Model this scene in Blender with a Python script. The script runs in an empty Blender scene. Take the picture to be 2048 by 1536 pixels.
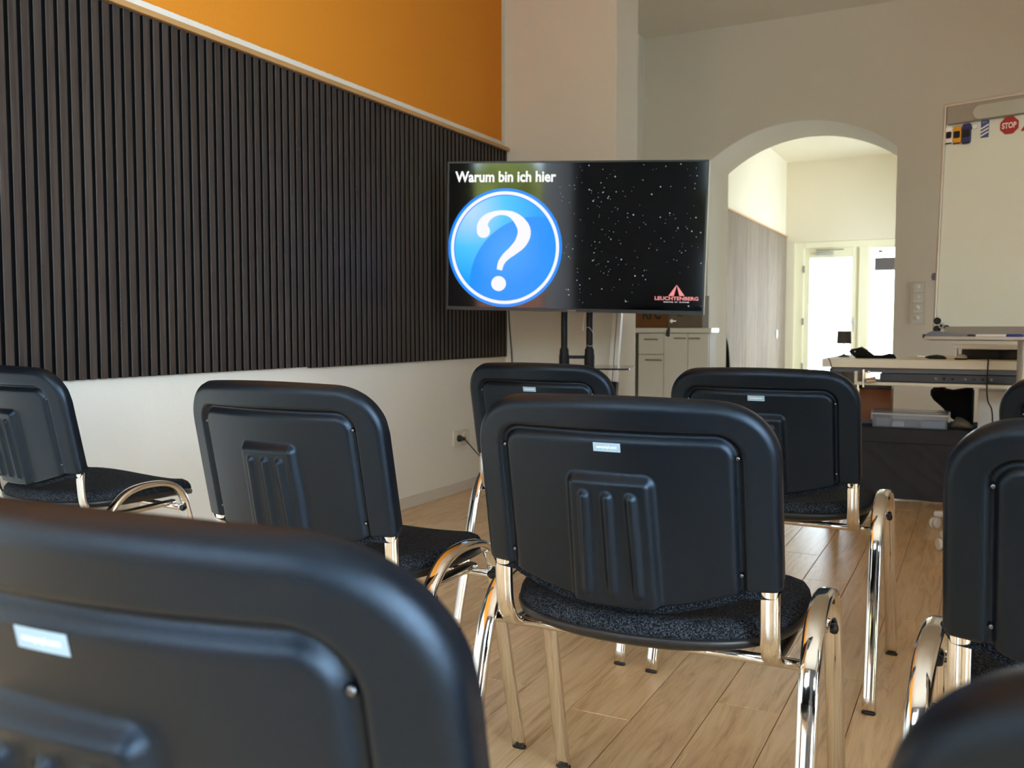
import bpy, bmesh, math, random
from mathutils import Vector, Matrix
random.seed(7)
PI = math.pi
scene = bpy.context.scene
COL = scene.collection

# ---------------------------------------------------------------- camera
FPX, CAM, PITCH, YAW = 1820.0, Vector((2.53, 0.0, 0.90)), math.radians(3.49), math.radians(27.15)
cd = bpy.data.cameras.new('camera'); cam = bpy.data.objects.new('camera', cd); COL.objects.link(cam)
cd.sensor_width = 36.0; cd.lens = 36.0*FPX/2048.0; cd.clip_start = 0.02; cd.clip_end = 200
cam.location = CAM; cam.rotation_euler = (PI/2-PITCH, 0, YAW)
cd.dof.use_dof = True; cd.dof.focus_distance = 1.7; cd.dof.aperture_fstop = 9.0
scene.camera = cam
FW = Vector((-math.sin(YAW)*math.cos(PITCH), math.cos(YAW)*math.cos(PITCH), -math.sin(PITCH)))
RT = Vector((math.cos(YAW), math.sin(YAW), 0)); UP = RT.cross(FW)
def ray(x, y): return FW + RT*((x-1024)/FPX) + UP*((768-y)/FPX)
def hit(x, y, p0, n):
    r = ray(x, y); return CAM + r*((p0-CAM).dot(n)/r.dot(n))
def on_y(x, y, Y): return hit(x, y, Vector((0, Y, 0)), Vector((0, 1, 0)))
def on_x(x, y, X): return hit(x, y, Vector((X, 0, 0)), Vector((1, 0, 0)))
def on_z(x, y, Z): return hit(x, y, Vector((0, 0, Z)), Vector((0, 0, 1)))

# ---------------------------------------------------------------- light
vs = scene.view_settings
vs.view_transform = 'Standard'; vs.look = 'None'; vs.gamma = 1.0; vs.use_curve_mapping = False
vs.exposure = 0.1
world = bpy.data.worlds.new('sky'); scene.world = world; world.use_nodes = True
bg = world.node_tree.nodes['Background']
bg.inputs[0].default_value = (0.66, 0.84, 1.0, 1); bg.inputs[1].default_value = 22.0
scene.cycles.diffuse_bounces = 6; scene.cycles.max_bounces = 12
def portal(name, loc, rot, sx, sy):
    l = bpy.data.lights.new(name, 'AREA'); l.shape = 'RECTANGLE'; l.size = sx; l.size_y = sy
    l.cycles.is_portal = True
    o = bpy.data.objects.new(name, l); COL.objects.link(o); o.location = loc; o.rotation_euler = rot
    return o
YR = -2.5      # rear wall
XR = 4.6       # right wall
portal('daylight_rear', (1.34, YR-0.30, 1.62), (PI/2, 0, 0), 1.16, 2.65)
portal('daylight_rear_wide', (4.07, YR-0.30, 1.52), (PI/2, 0, 0), 0.9, 2.45)
portal('daylight_side', (XR+0.30, -0.85, 1.57), (PI/2, 0, PI/2), 2.7, 2.55)
portal('daylight_side_low_fill', (XR+0.30, 6.65, 0.70), (PI/2, 0, PI/2), 0.4, 1.2)  # portal of the low window added to brighten the back corner
portal('daylight_entrance', (1.0, 13.75, 1.1), (-PI/2, 0, 0), 1.8, 2.1)
portal('daylight_hall_end_fill', (2.6, 13.75, 1.3), (-PI/2, 0, 0), 1.0, 2.6)  # portal of the unseen window added beside the hall entrance
portal('daylight_hall_fill', (3.35, 12.12, 1.48), (PI/2, 0, PI/2), 1.25, 2.05)  # portal of the unseen window added in the hall side wall

# ---------------------------------------------------------------- materials
def srgb(r, g, b):
    f = lambda c: (c/255/12.92) if c/255 <= 0.04045 else ((c/255+0.055)/1.055)**2.4
    return (f(r), f(g), f(b), 1)
def M(name, col, rough=0.5, metal=0.0, bump=0.0, bscale=200.0, var=0.0, vscale=4.0, spec=0.5, stretch=(1, 1, 1), emit=0, alpha=1, trans=0.0, coat=0.0, dist=0.002):
    m = bpy.data.materials.new(name); m.use_nodes = True
    nt = m.node_tree; b = nt.nodes['Principled BSDF']; L = nt.links.new
    b.inputs['Roughness'].default_value = rough; b.inputs['Metallic'].default_value = metal
    b.inputs['Specular IOR Level'].default_value = spec
    b.inputs['Transmission Weight'].default_value = trans
    b.inputs['Coat Weight'].default_value = coat
    b.inputs['Base Color'].default_value = col
    if emit:
        b.inputs['Emission Color'].default_value = col; b.inputs['Emission Strength'].default_value = emit
    tc = nt.nodes.new('ShaderNodeTexCoord'); mp = nt.nodes.new('ShaderNodeMapping')
    mp.inputs['Scale'].default_value = stretch; L(tc.outputs['Object'], mp.inputs['Vector'])
    n = nt.nodes.new('ShaderNodeTexNoise'); n.inputs['Scale'].default_value = vscale; n.inputs['Detail'].default_value = 5
    L(mp.outputs[0], n.inputs['Vector'])
    mx = nt.nodes.new('ShaderNodeMixRGB'); mx.blend_type = 'MIX'
    d = max(var, 0.02)
    mx.inputs[1].default_value = tuple(c*(1-d) for c in col[:3])+(1,)
    mx.inputs[2].default_value = tuple(min(1, c*(1+d)) for c in col[:3])+(1,)
    L(n.outputs['Fac'], mx.inputs[0]); L(mx.outputs[0], b.inputs['Base Color'])
    if bump:
        n2 = nt.nodes.new('ShaderNodeTexNoise'); n2.inputs['Scale'].default_value = bscale; n2.inputs['Detail'].default_value = 3
        L(mp.outputs[0], n2.inputs['Vector'])
        bp = nt.nodes.new('ShaderNodeBump'); bp.inputs['Strength'].default_value = bump; bp.inputs['Distance'].default_value = dist
        L(n2.outputs['Fac'], bp.inputs['Height']); L(bp.outputs[0], b.inputs['Normal'])
    return m
def emission(name, col, s):
    m = bpy.data.materials.new(name); m.use_nodes = True; nt = m.node_tree
    b = nt.nodes['Principled BSDF']; b.inputs['Base Color'].default_value = (0.005, 0.005, 0.005, 1); b.inputs['Roughness'].default_value = 0.12
    b.inputs['Emission Color'].default_value = col; b.inputs['Emission Strength'].default_value = s
    b.inputs['Specular IOR Level'].default_value = 0.15
    return m
def glass_pane(name, tint=(1, 1, 1, 1), gloss=0.08, rough=0.0):
    m = bpy.data.materials.new(name); m.use_nodes = True; nt = m.node_tree; nt.nodes.remove(nt.nodes['Principled BSDF'])
    t = nt.nodes.new('ShaderNodeBsdfTransparent'); t.inputs[0].default_value = tint
    g = nt.nodes.new('ShaderNodeBsdfGlossy'); g.inputs['Roughness'].default_value = rough
    x = nt.nodes.new('ShaderNodeMixShader'); f = nt.nodes.new('ShaderNodeFresnel'); f.inputs[0].default_value = 1.45
    L = nt.links.new; L(f.outputs[0], x.inputs[0]); L(t.outputs[0], x.inputs[1]); L(g.outputs[0], x.inputs[2])
    L(x.outputs[0], nt.nodes['Material Output'].inputs[0])
    return m

MAT = {}
MAT['plaster'] = M('plaster', srgb(234, 228, 214), 0.9, bump=0.35, bscale=90, var=0.03, vscale=1.5, dist=0.003)
MAT['plaster_hall'] = M('plaster_hall', srgb(228, 216, 190), 0.9, bump=0.2, bscale=90, var=0.02, vscale=1.5)
MAT['ceiling'] = M('ceiling_paint', srgb(228, 220, 204), 0.95, bump=0.1, bscale=60, var=0.02)
MAT['trimwhite'] = M('painted_trim', srgb(214, 204, 190), 0.55, var=0.03)
MAT['oaktrim'] = M('oak_strip', srgb(196, 150, 96), 0.5, bump=0.2, bscale=60, var=0.2, vscale=12, stretch=(1, 0.1, 1))
MAT['felt'] = M('black_felt', (0.004, 0.004, 0.004, 1), 0.95, bump=0.3, bscale=400, spec=0.1)
MAT['shell'] = M('chair_shell_plastic', (0.0034, 0.0050, 0.0085, 1), 0.27, bump=0.45, bscale=1200, var=0.15, vscale=3, dist=0.0006, spec=0.44)
MAT['shell'].node_tree.nodes['Principled BSDF'].inputs['Specular Tint'].default_value = (0.60, 0.78, 1.0, 1)
MAT['blackplastic'] = M('black_plastic', (0.009, 0.009, 0.010, 1), 0.38, bump=0.05, bscale=500, var=0.1)
MAT['chrome'] = M('chrome', (0.80, 0.78, 0.75, 1), 0.07, metal=1.0, var=0.02, vscale=8)
MAT['steel'] = M('brushed_steel', (0.62, 0.61, 0.59, 1), 0.3, metal=1.0, var=0.05, vscale=30)
MAT['screwsteel'] = M('dark_screw_steel', (0.16, 0.16, 0.17, 1), 0.2, metal=1.0)
MAT['alu'] = M('aluminium', srgb(196, 190, 178), 0.38, metal=0.6, var=0.03, vscale=30)
MAT['tag'] = M('tag_blue_white', srgb(152, 174, 188), 0.5, var=0.03)
MAT['taglines'] = M('tag_print', srgb(250, 252, 255), 0.5)
MAT['white'] = M('white_lacquer', srgb(246, 244, 236), 0.35, var=0.02)
MAT['carcass'] = M('beige_carcass', srgb(186, 170, 142), 0.6, var=0.05, vscale=6)
MAT['whiteplastic'] = M('white_plastic', srgb(228, 226, 220), 0.4, var=0.02)
MAT['cream'] = M('cream_socket_plastic', srgb(216, 208, 190), 0.4, var=0.02)
MAT['black'] = M('matt_black', (0.006, 0.006, 0.007, 1), 0.6, bump=0.1, bscale=300, var=0.2)
MAT['cable'] = M('black_cable', (0.008, 0.007, 0.006, 1), 0.5)
MAT['greyplastic'] = M('grey_plastic', srgb(120, 122, 132), 0.5, var=0.05)
MAT['darkgrey'] = M('dark_grey_metal', srgb(62, 62, 66), 0.45, metal=0.2, var=0.05)
MAT['midgrey'] = M('mid_grey_paint', srgb(104, 106, 112), 0.5, var=0.04)
MAT['deskwhite'] = M('desk_laminate', srgb(236, 228, 206), 0.45, var=0.03, vscale=3)
MAT['board'] = M('whiteboard_enamel', srgb(222, 228, 212), 0.25, var=0.01)
MAT['clamp'] = M('clamp_grey', srgb(150, 143, 130), 0.4, var=0.03)
MAT['clamplight'] = M('clamp_light_grey', srgb(176, 176, 160), 0.4, var=0.03)
MAT['cardboard'] = M('cardboard', srgb(122, 82, 44), 0.85, bump=0.2, bscale=80, var=0.1, vscale=10)
MAT['ink'] = M('black_ink', (0.01, 0.008, 0.006, 1), 0.7)
MAT['woodbox'] = M('stained_wood', srgb(158, 92, 48), 0.55, bump=0.2, bscale=40, var=0.35, vscale=9, stretch=(1, 1, 0.35))
MAT['cloth'] = M('black_cloth', (0.050, 0.048, 0.050, 1), 0.9, bump=0.3, bscale=500, var=0.15, vscale=6, spec=0.2)
MAT['bagcloth'] = M('black_fabric', (0.008, 0.008, 0.008, 1), 0.85, bump=0.4, bscale=200, var=0.2, vscale=12, spec=0.25)
MAT['greycloth'] = M('grey_brown_cloth', srgb(120, 108, 92), 0.9, bump=0.4, bscale=120, var=0.2, vscale=15)
MAT['pane'] = glass_pane('window_glass')
MAT['clearplastic'] = glass_pane('clear_plastic', tint=(0.86, 0.88, 0.92, 1), rough=0.12)
_c = MAT['clearplastic'].node_tree; _m0 = [n for n in _c.nodes if n.type == 'MIX_SHADER'][0]
_d = _c.nodes.new('ShaderNodeBsdfDiffuse'); _d.inputs[0].default_value = (0.80, 0.82, 0.88, 1)
_m1 = _c.nodes.new('ShaderNodeMixShader'); _m1.inputs[0].default_value = 0.16
_c.links.new(_m0.outputs[0], _m1.inputs[1]); _c.links.new(_d.outputs[0], _m1.inputs[2]); _c.links.new(_m1.outputs[0], _c.nodes['Material Output'].inputs[0])
MAT['shelfglass'] = M('dark_shelf_glass', (0.03, 0.03, 0.032, 1), 0.08, spec=0.8)
MAT['gold'] = M('brass_bar', srgb(150, 140, 105), 0.3, metal=0.9, var=0.05)
MAT['lampshade'] = M('grey_lampshade', srgb(74, 68, 62), 0.85, bump=0.3, bscale=300, var=0.06)
MAT['doorcream'] = M('door_paint', srgb(240, 232, 200), 0.45, var=0.02)
MAT['signgrey'] = M('sign_grey', srgb(96, 88, 86), 0.6, var=0.03)
MAT['lettergrey'] = M('letter_grey', srgb(96, 102, 102), 0.7)
MAT['red'] = M('sign_red', srgb(168, 22, 26), 0.4, var=0.03)
MAT['signwhite'] = M('sign_white', srgb(240, 238, 232), 0.4)
MAT['blue'] = M('car_blue', srgb(28, 44, 110), 0.3, var=0.05)
MAT['signblue'] = M('sign_blue', srgb(62, 82, 138), 0.4, var=0.03)
MAT['yellow'] = M('car_yellow', srgb(226, 158, 22), 0.3, var=0.05)
MAT['markerblue'] = M('marker_blue', srgb(24, 46, 150), 0.35, var=0.03)
MAT['hedge'] = M('hedge_leaves', srgb(176, 178, 78), 0.8, bump=1.0, bscale=14, var=0.5, vscale=6, dist=0.1)
MAT['terracotta'] = M('terracotta_brick', srgb(186, 120, 92), 0.9, bump=0.3, bscale=20, var=0.2, vscale=5)
MAT['paving'] = M('pale_paving', srgb(190, 186, 178), 0.9, bump=0.2, bscale=20, var=0.1, vscale=2)
MAT['facade'] = M('pale_facade', srgb(226, 224, 220), 0.9, var=0.03)
MAT['screen'] = M('screen_glass', (0.0015, 0.0015, 0.0025, 1), 0.06, spec=0.45, var=0.02)
MAT['bezel'] = M('bezel_black', (0.006, 0.006, 0.007, 1), 0.3, var=0.05)
MAT['curtain'] = M('sheer_curtain', (0.85, 0.86, 0.88, 1), 0.9, bump=0.2, bscale=300, var=0.02, trans=0.0)
_b = MAT['curtain'].node_tree
_tr = _b.nodes.new('ShaderNodeBsdfTranslucent'); _tr.inputs[0].default_value = (0.85, 0.87, 0.9, 1)
_mx = _b.nodes.new('ShaderNodeMixShader'); _mx.inputs[0].default_value = 0.6
_b.links.new(_b.nodes['Principled BSDF'].outputs[0], _mx.inputs[1]); _b.links.new(_tr.outputs[0], _mx.inputs[2])
_b.links.new(_mx.outputs[0], _b.nodes['Material Output'].inputs[0])

def left_wall_material():
    """white plaster with an orange painted field above the slat panels (edges of the paint in metres)"""
    m = M('plaster_with_orange_field', srgb(234, 229, 218), 0.88, bump=0.5, bscale=75, var=0.03, vscale=1.5, dist=0.004)
    nt = m.node_tree; L = nt.links.new; b = nt.nodes['Principled BSDF']
    old = b.inputs['Base Color'].links[0].from_socket
    g = nt.nodes.new('ShaderNodeNewGeometry'); s = nt.nodes.new('ShaderNodeSeparateXYZ'); L(g.outputs['Position'], s.inputs[0])
    nz = nt.nodes.new('ShaderNodeTexNoise'); nz.inputs['Scale'].default_value = 40; L(g.outputs['Position'], nz.inputs['Vector'])
    def edge(src, thr, sign):
        a = nt.nodes.new('ShaderNodeMath'); a.operation = 'MULTIPLY_ADD'; a.inputs[1].default_value = 0.006; L(nz.outputs['Fac'], a.inputs[0]); L(src, a.inputs[2])
        c = nt.nodes.new('ShaderNodeMath'); c.operation = 'GREATER_THAN' if sign > 0 else 'LESS_THAN'; c.inputs[1].default_value = thr
        L(a.outputs[0], c.inputs[0]); return c.outputs[0]
    e1 = edge(s.outputs['Z'], 2.001, 1); e2 = edge(s.outputs['Y'], 4.803, -1)
    mu = nt.nodes.new('ShaderNodeMath'); mu.operation = 'MULTIPLY'; L(e1, mu.inputs[0]); L(e2, mu.inputs[1])
    mx = nt.nodes.new('ShaderNodeMixRGB'); L(mu.outputs[0], mx.inputs[0]); L(old, mx.inputs[1]); mx.inputs[2].default_value = srgb(226, 142, 30)
    L(mx.outputs[0], b.inputs['Base Color'])
    return m
def grain_material(name, c1, c2, c3, axis_scale, scale=6.0, rough=0.4, rand=0.25, bump=0.12, spec=0.5):
    m = bpy.data.materials.new(name); m.use_nodes = True; nt = m.node_tree; L = nt.links.new; b = nt.nodes['Principled BSDF']
    b.inputs['Roughness'].default_value = rough; b.inputs['Specular IOR Level'].default_value = spec
    tc = nt.nodes.new('ShaderNodeTexCoord'); oi = nt.nodes.new('ShaderNodeObjectInfo')
    ad = nt.nodes.new('ShaderNodeVectorMath'); ad.operation = 'ADD'
    sc_ = nt.nodes.new('ShaderNodeVectorMath'); sc_.operation = 'SCALE'; sc_.inputs['Scale'].default_value = 37.0
    cb = nt.nodes.new('ShaderNodeCombineXYZ')
    for i in range(3): L(oi.outputs['Random'], cb.inputs[i])
    L(cb.outputs[0], sc_.inputs[0]); L(tc.outputs['Object'], ad.inputs[0]); L(sc_.outputs[0], ad.inputs[1])
    mp = nt.nodes.new('ShaderNodeMapping'); mp.inputs['Scale'].default_value = axis_scale; L(ad.outputs[0], mp.inputs['Vector'])
    n1 = nt.nodes.new('ShaderNodeTexNoise'); n1.inputs['Scale'].default_value = scale; n1.inputs['Detail'].default_value = 8; n1.inputs['Roughness'].default_value = 0.65
    n1.inputs['Distortion'].default_value = 1.2
    L(mp.outputs[0], n1.inputs['Vector'])
    r = nt.nodes.new('ShaderNodeValToRGB'); r.color_ramp.elements[0].position = 0.3; r.color_ramp.elements[0].color = c1
    r.color_ramp.elements[1].position = 0.68; r.color_ramp.elements[1].color = c3
    e = r.color_ramp.elements.new(0.48); e.color = c2
    L(n1.outputs['Fac'], r.inputs[0])
    hs = nt.nodes.new('ShaderNodeHueSaturation')
    ma = nt.nodes.new('ShaderNodeMath'); ma.operation = 'MULTIPLY_ADD'; ma.inputs[1].default_value = rand; ma.inputs[2].default_value = 1-rand/2
    L(oi.outputs['Random'], ma.inputs[0]); L(ma.outputs[0], hs.inputs['Value']); L(r.outputs[0], hs.inputs['Color'])
    L(hs.outputs[0], b.inputs['Base Color'])
    bp = nt.nodes.new('ShaderNodeBump'); bp.inputs['Strength'].default_value = bump; bp.inputs['Distance'].default_value = 0.002
    L(n1.outputs['Fac'], bp.inputs['Height']); L(bp.outputs[0], b.inputs['Normal'])
    return m
MAT['floor'] = grain_material('oak_vinyl_plank', srgb(180, 142, 98), srgb(216, 181, 135), srgb(230, 199, 157), (9, 0.8, 1), 4.0, 0.30, 0.14, 0.06)
MAT['slat'] = grain_material('dark_oak_slat', srgb(47, 40, 36), srgb(60, 51, 46), srgb(72, 62, 56), (40, 40, 1.2), 1.6, 0.55, 0.2, 0.3, 0.35)
MAT['greyplank'] = grain_material('grey_wood_plank', srgb(118, 102, 86), srgb(138, 122, 106), srgb(152, 137, 121), (1, 12, 0.6), 3.0, 0.8, 0.14, 0.1, 0.04)
def fabric_material():
    m = M('black_speckled_fabric', (0.010, 0.011, 0.014, 1), 0.9, bump=0.6, bscale=700, spec=0.08, dist=0.001)
    nt = m.node_tree; L = nt.links.new; b = nt.nodes['Principled BSDF']
    tc = nt.nodes.new('ShaderNodeTexCoord'); v = nt.nodes.new('ShaderNodeTexVoronoi'); v.inputs['Scale'].default_value = 850
    L(tc.outputs['Object'], v.inputs['Vector'])
    sp = nt.nodes.new('ShaderNodeSeparateColor'); L(v.outputs['Color'], sp.inputs[0])
    c = nt.nodes.new('ShaderNodeMath'); c.operation = 'GREATER_THAN'; c.inputs[1].default_value = 0.72; L(sp.outputs[0], c.inputs[0])
    mx = nt.nodes.new('ShaderNodeMixRGB'); L(c.outputs[0], mx.inputs[0]); mx.inputs[1].default_value = (0.008, 0.009, 0.012, 1); mx.inputs[2].default_value = (0.060, 0.066, 0.078, 1)
    L(mx.outputs[0], b.inputs['Base Color'])
    return m
MAT['hallfloor'] = grain_material('pale_hall_floor', srgb(206, 190, 166), srgb(220, 206, 184), srgb(230, 218, 198), (9, 0.8, 1), 4.0, 0.3, 0.1, 0.05)
MAT['fabric'] = fabric_material()

# ---------------------------------------------------------------- mesh helpers
def box(bm, x0, x1, y0, y1, z0, z1):
    v = [bm.verts.new((x, y, z)) for z in (z0, z1) for y in (y0, y1) for x in (x0, x1)]
    for f in ((0, 2, 3, 1), (4, 5, 7, 6), (0, 1, 5, 4), (2, 6, 7, 3), (0, 4, 6, 2), (1, 3, 7, 5)):
        bm.faces.new([v[i] for i in f])
    return v
def B(*a):
    bm = bmesh.new(); box(bm, *a); return bm
def tube_into(bm, pts, r, r2=None, n=12, ref=(1, 0, 0), cap=True, power=2.0):
    """sweep an oval along pts: r along ref, r2 across it; r may be a list"""
    pts = [Vector(p) for p in pts]; ref = Vector(ref); rings = []
    for i, p in enumerate(pts):
        t = (pts[min(i+1, len(pts)-1)]-pts[max(i-1, 0)]).normalized()
        a = (ref - t*ref.dot(t))
        if a.length < 1e-4: a = t.orthogonal()
        a.normalize(); b = t.cross(a)
        ra = r[i] if isinstance(r, (list, tuple)) else r
        rb = ra if r2 is None else r2
        ring = []
        for k in range(n):
            q = 2*PI*k/n; c, s = math.cos(q), math.sin(q)
            c = math.copysign(abs(c)**(2/power), c); s = math.copysign(abs(s)**(2/power), s)
            ring.append(bm.verts.new(p + a*ra*c + b*rb*s))
        rings.append(ring)
    for i in range(len(rings)-1):
        for k in range(n):
            bm.faces.new((rings[i][k], rings[i][(k+1) % n], rings[i+1][(k+1) % n], rings[i+1][k]))
    if cap:
        bm.faces.new(list(reversed(rings[0]))); bm.faces.new(rings[-1])
def T(pts, r, **k):
    bm = bmesh.new(); tube_into(bm, pts, r, **k); return bm
def smooth_path(pts, n=6):
    """Catmull-Rom through pts"""
    P = [Vector(p) for p in pts]; P = [P[0]*2-P[1]]+P+[P[-1]*2-P[-2]]; out = []
    for i in range(1, len(P)-2):
        for k in range(n):
            t = k/n; a, b, c, d = P[i-1:i+3]
            out.append(0.5*((2*b)+(c-a)*t+(2*a-5*b+4*c-d)*t*t+(3*b-a-3*c+d)*t**3))
    return out+[P[-2]]
def lathe_into(bm, prof, n=24, c=(0, 0, 0), axis='z'):
    c = Vector(c); rings = []
    for r, h in prof:
        ring = []
        for k in range(n):
            q = 2*PI*k/n
            if axis == 'z': d = Vector((r*math.cos(q), r*math.sin(q), h))
            elif axis == 'y': d = Vector((r*math.cos(q), h, r*math.sin(q)))
            else: d = Vector((h, r*math.cos(q), r*math.sin(q)))
            ring.append(bm.verts.new(c+d))
        rings.append(ring)
    for i in range(len(rings)-1):
        for k in range(n):
            bm.faces.new((rings[i][k], rings[i][(k+1) % n], rings[i+1][(k+1) % n], rings[i+1][k]))
    bm.faces.new(list(reversed(rings[0]))); bm.faces.new(rings[-1])
def LA(prof, **k):
    bm = bmesh.new(); lathe_into(bm, prof, **k); return bm
def prism_into(bm, poly, d0, d1, plane='xz'):
    def P(u, v, d): return {'xz': (u, d, v), 'xy': (u, v, d), 'yz': (d, u, v)}[plane]
    a = [bm.verts.new(P(u, v, d0)) for u, v in poly]; b = [bm.verts.new(P(u, v, d1)) for u, v in poly]
    n = len(poly); bm.faces.new(a); bm.faces.new(list(reversed(b)))
    for i in range(n): bm.faces.new((a[i], b[i], b[(i+1) % n], a[(i+1) % n]))
def PR(poly, d0, d1, plane='xz'):
    bm = bmesh.new(); prism_into(bm, poly, d0, d1, plane); return bm
def rrect(x0, x1, z0, z1, r, n=5):
    out = []
    for cx, cz, a in ((x1-r, z0+r, -PI/2), (x1-r, z1-r, 0), (x0+r, z1-r, PI/2), (x0+r, z0+r, PI)):
        for k in range(n+1):
            q = a+PI/2*k/n; out.append((cx+r*math.cos(q), cz+r*math.sin(q)))
    return out
def mesh_of(bm, name, smooth=False, tri=True):
    bmesh.ops.recalc_face_normals(bm, faces=bm.faces)
    me = bpy.data.meshes.new(name); bm.to_mesh(me); bm.free()
    if smooth:
        for p in me.polygons: p.use_smooth = True
    return me
def obj(name, bm, mat, parent=None, smooth=False, bevel=0, seg=2, loc=None, rot=None, angle=None, scale=None):
    me = bm if isinstance(bm, bpy.types.Mesh) else mesh_of(bm, name, smooth)
    if mat and not me.materials: me.materials.append(MAT[mat] if isinstance(mat, str) else mat)
    o = bpy.data.objects.new(name, me); COL.objects.link(o)
    if parent: o.parent = parent
    if loc is not None: o.location = loc
    if scale is not None: o.scale = scale
    if rot is not None: o.rotation_euler = rot
    if smooth and angle is None: angle = 40
    if smooth and angle < 180:
        es = me.edges
        try: me.set_sharp_from_angle(angle=math.radians(angle))
        except Exception: pass
    if bevel:
        b = o.modifiers.new('bevel', 'BEVEL'); b.width = bevel; b.segments = seg; b.limit_method = 'ANGLE'; b.angle_limit = math.radians(40)
    return o
def tag(o, label, cat=None, group=None, kind=None):
    o['label'] = label
    if cat: o['category'] = cat
    if group: o['group'] = group
    if kind: o['kind'] = kind
    return o
def thing(name, label, cat, loc=(0, 0, 0), rz=0, group=None):
    e = bpy.data.objects.new(name, None); COL.objects.link(e); e.empty_display_size = 0.05
    e.location = loc; e.rotation_euler = (0, 0, rz)
    return tag(e, label, cat, group)
def struct(name, bm, mat, label, parent=None, **k):
    o = obj(name, bm, mat, parent, **k)
    if parent is None: tag(o, label, kind='structure')
    return o
def text_mesh(txt, size, name='lettering', offset=0.0, extrude=0.0, mirror=False, spacing=1.0, align='CENTER', fit=None):
    """lettering as a mesh in the local x-z plane facing -y"""
    cu = bpy.data.curves.new('txt', 'FONT'); cu.body = txt; cu.size = size; cu.offset = offset; cu.extrude = extrude
    cu.align_x = align; cu.align_y = 'CENTER'; cu.space_character = spacing; cu.resolution_u = 3
    o = bpy.data.objects.new('txt', cu); COL.objects.link(o)
    dg = bpy.context.evaluated_depsgraph_get(); dg.update()
    me = bpy.data.meshes.new_from_object(o.evaluated_get(dg)); me.name = name
    bpy.data.objects.remove(o); bpy.data.curves.remove(cu)
    if fit:
        xs = [v.co.x for v in me.vertices]; ys = [v.co.y for v in me.vertices]
        x0, x1, y0, y1 = min(xs), max(xs), min(ys), max(ys)
        for v in me.vertices:
            v.co.x = ((v.co.x-x0)/(x1-x0)-0.5)*fit[0]; v.co.y = ((v.co.y-y0)/(y1-y0)-0.5)*fit[1]
    sx = -1 if mirror else 1
    for v in me.vertices: v.co = Vector((v.co.x*sx, -v.co.z, v.co.y))
    return me
def copy_tree(o, parent=None):
    c = o.copy(); COL.objects.link(c)
    if parent: c.parent = parent
    for ch in o.children: copy_tree(ch, c)
    return c

# ================================================================ THE SETTING
ZC = 3.285; YB = 7.33; YB2 = 7.97; YF = 13.6
# floor with single planks
fl = struct('floor', B(0, XR, YR, YB2, -0.08, -0.010), 'felt', 'light oak vinyl plank floor of the seminar room')
PW, PL = 0.1505, 1.22
x_first = 1.99-14*PW
pm = {}
def plank_mesh(w, l):
    key = (round(w, 3), round(l, 3))
    if key not in pm:
        bm = bmesh.new(); g = 0.0007; c = 0.0012
        lo = [(-w/2+g, -l/2+g), (w/2-g, -l/2+g), (w/2-g, l/2-g), (-w/2+g, l/2-g)]
        hi = [(-w/2+g+c, -l/2+g+c), (w/2-g-c, -l/2+g+c), (w/2-g-c, l/2-g-c), (-w/2+g+c, l/2-g-c)]
        a = [bm.verts.new((x, y, -0.009)) for x, y in lo]; b = [bm.verts.new((x, y, -0.0012)) for x, y in lo]; t = [bm.verts.new((x, y, 0)) for x, y in hi]
        for i in range(4):
            j = (i+1) % 4
            bm.faces.new((a[i], a[j], b[j], b[i])); bm.faces.new((b[i], b[j], t[j], t[i]))
        bm.faces.new(t)
        me = mesh_of(bm, 'plank'); me.materials.append(MAT['floor']); pm[key] = me
    return pm[key]
row = 0; x = x_first
while x < XR-0.01:
    xa, xb = max(x, 0), min(x+PW, XR)
    if xb-xa > 0.01:
        if row == 14: y = 2.136-5*PL
        elif row == 15: y = 2.43-5*PL
        else: y = YR-PL+((row*0.47) % 1.0)*PL
        while y < YB2:
            ya, yb = max(y, YR), min(y+PL, YB2)
            if yb-ya > 0.03:
                o = obj('plank', plank_mesh(xb-xa, yb-ya), None, fl, loc=((xa+xb)/2, (ya+yb)/2, 0))
            y += PL
    x += PW; row += 1
struct('floor_hall', B(-0.2, 3.4, YB2, YF+0.2, -0.08, 0.0), 'hallfloor', 'pale floor of the bright hall beyond the arch')
struct('wall_left', B(-0.25, 0, YR-0.4, YB, 0, ZC), left_wall_material(), 'white plaster side wall with an orange painted field above the dark panels')
struct('wall_pillar', B(0, 0.701, 4.835, 5.19, 0, ZC), 'plaster', 'white plastered pillar standing out from the side wall behind the television', bevel=0.006)
struct('ceiling', B(-0.25, XR+0.4, YR-0.4, YB+0.32, ZC, ZC+0.15), 'ceiling', 'plain painted ceiling of the seminar room')
struct('ceiling_hall', B(-0.25, 3.4, YB+0.32, YF+0.2, ZC, ZC+0.15), 'plaster_hall', 'pale ceiling of the hall beyond the arch')
# back wall with a segmental arch
AX0, AX1, ASP, ARISE = 0.554, 1.956, 2.235, 0.258
half = (AX1-AX0)/2; AR = (half*half+ARISE*ARISE)/(2*ARISE); ACX = (AX0+AX1)/2; ACZ = ASP+ARISE-AR
bm = bmesh.new(); N = 40
arc = [(AX0+(AX1-AX0)*i/N, ) for i in range(N+1)]
arc = [(a[0], ACZ+math.sqrt(max(AR*AR-(a[0]-ACX)**2, 0))) for a in arc]
poly = [(0, 0), (AX0, 0)]+arc+[(AX1, 0), (XR, 0), (XR, ZC), (0, ZC)]
poly = [(-0.25, 0) if p == (0, 0) else p for p in poly]
poly = [(-0.25, 0), (AX0, 0)]+arc+[(AX1, 0), (XR+0.4, 0), (XR+0.4, ZC), (-0.25, ZC)]
fr = [bm.verts.new((u, YB, v)) for u, v in poly]; bk = [bm.verts.new((u, YB2, v)) for u, v in poly]
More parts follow.
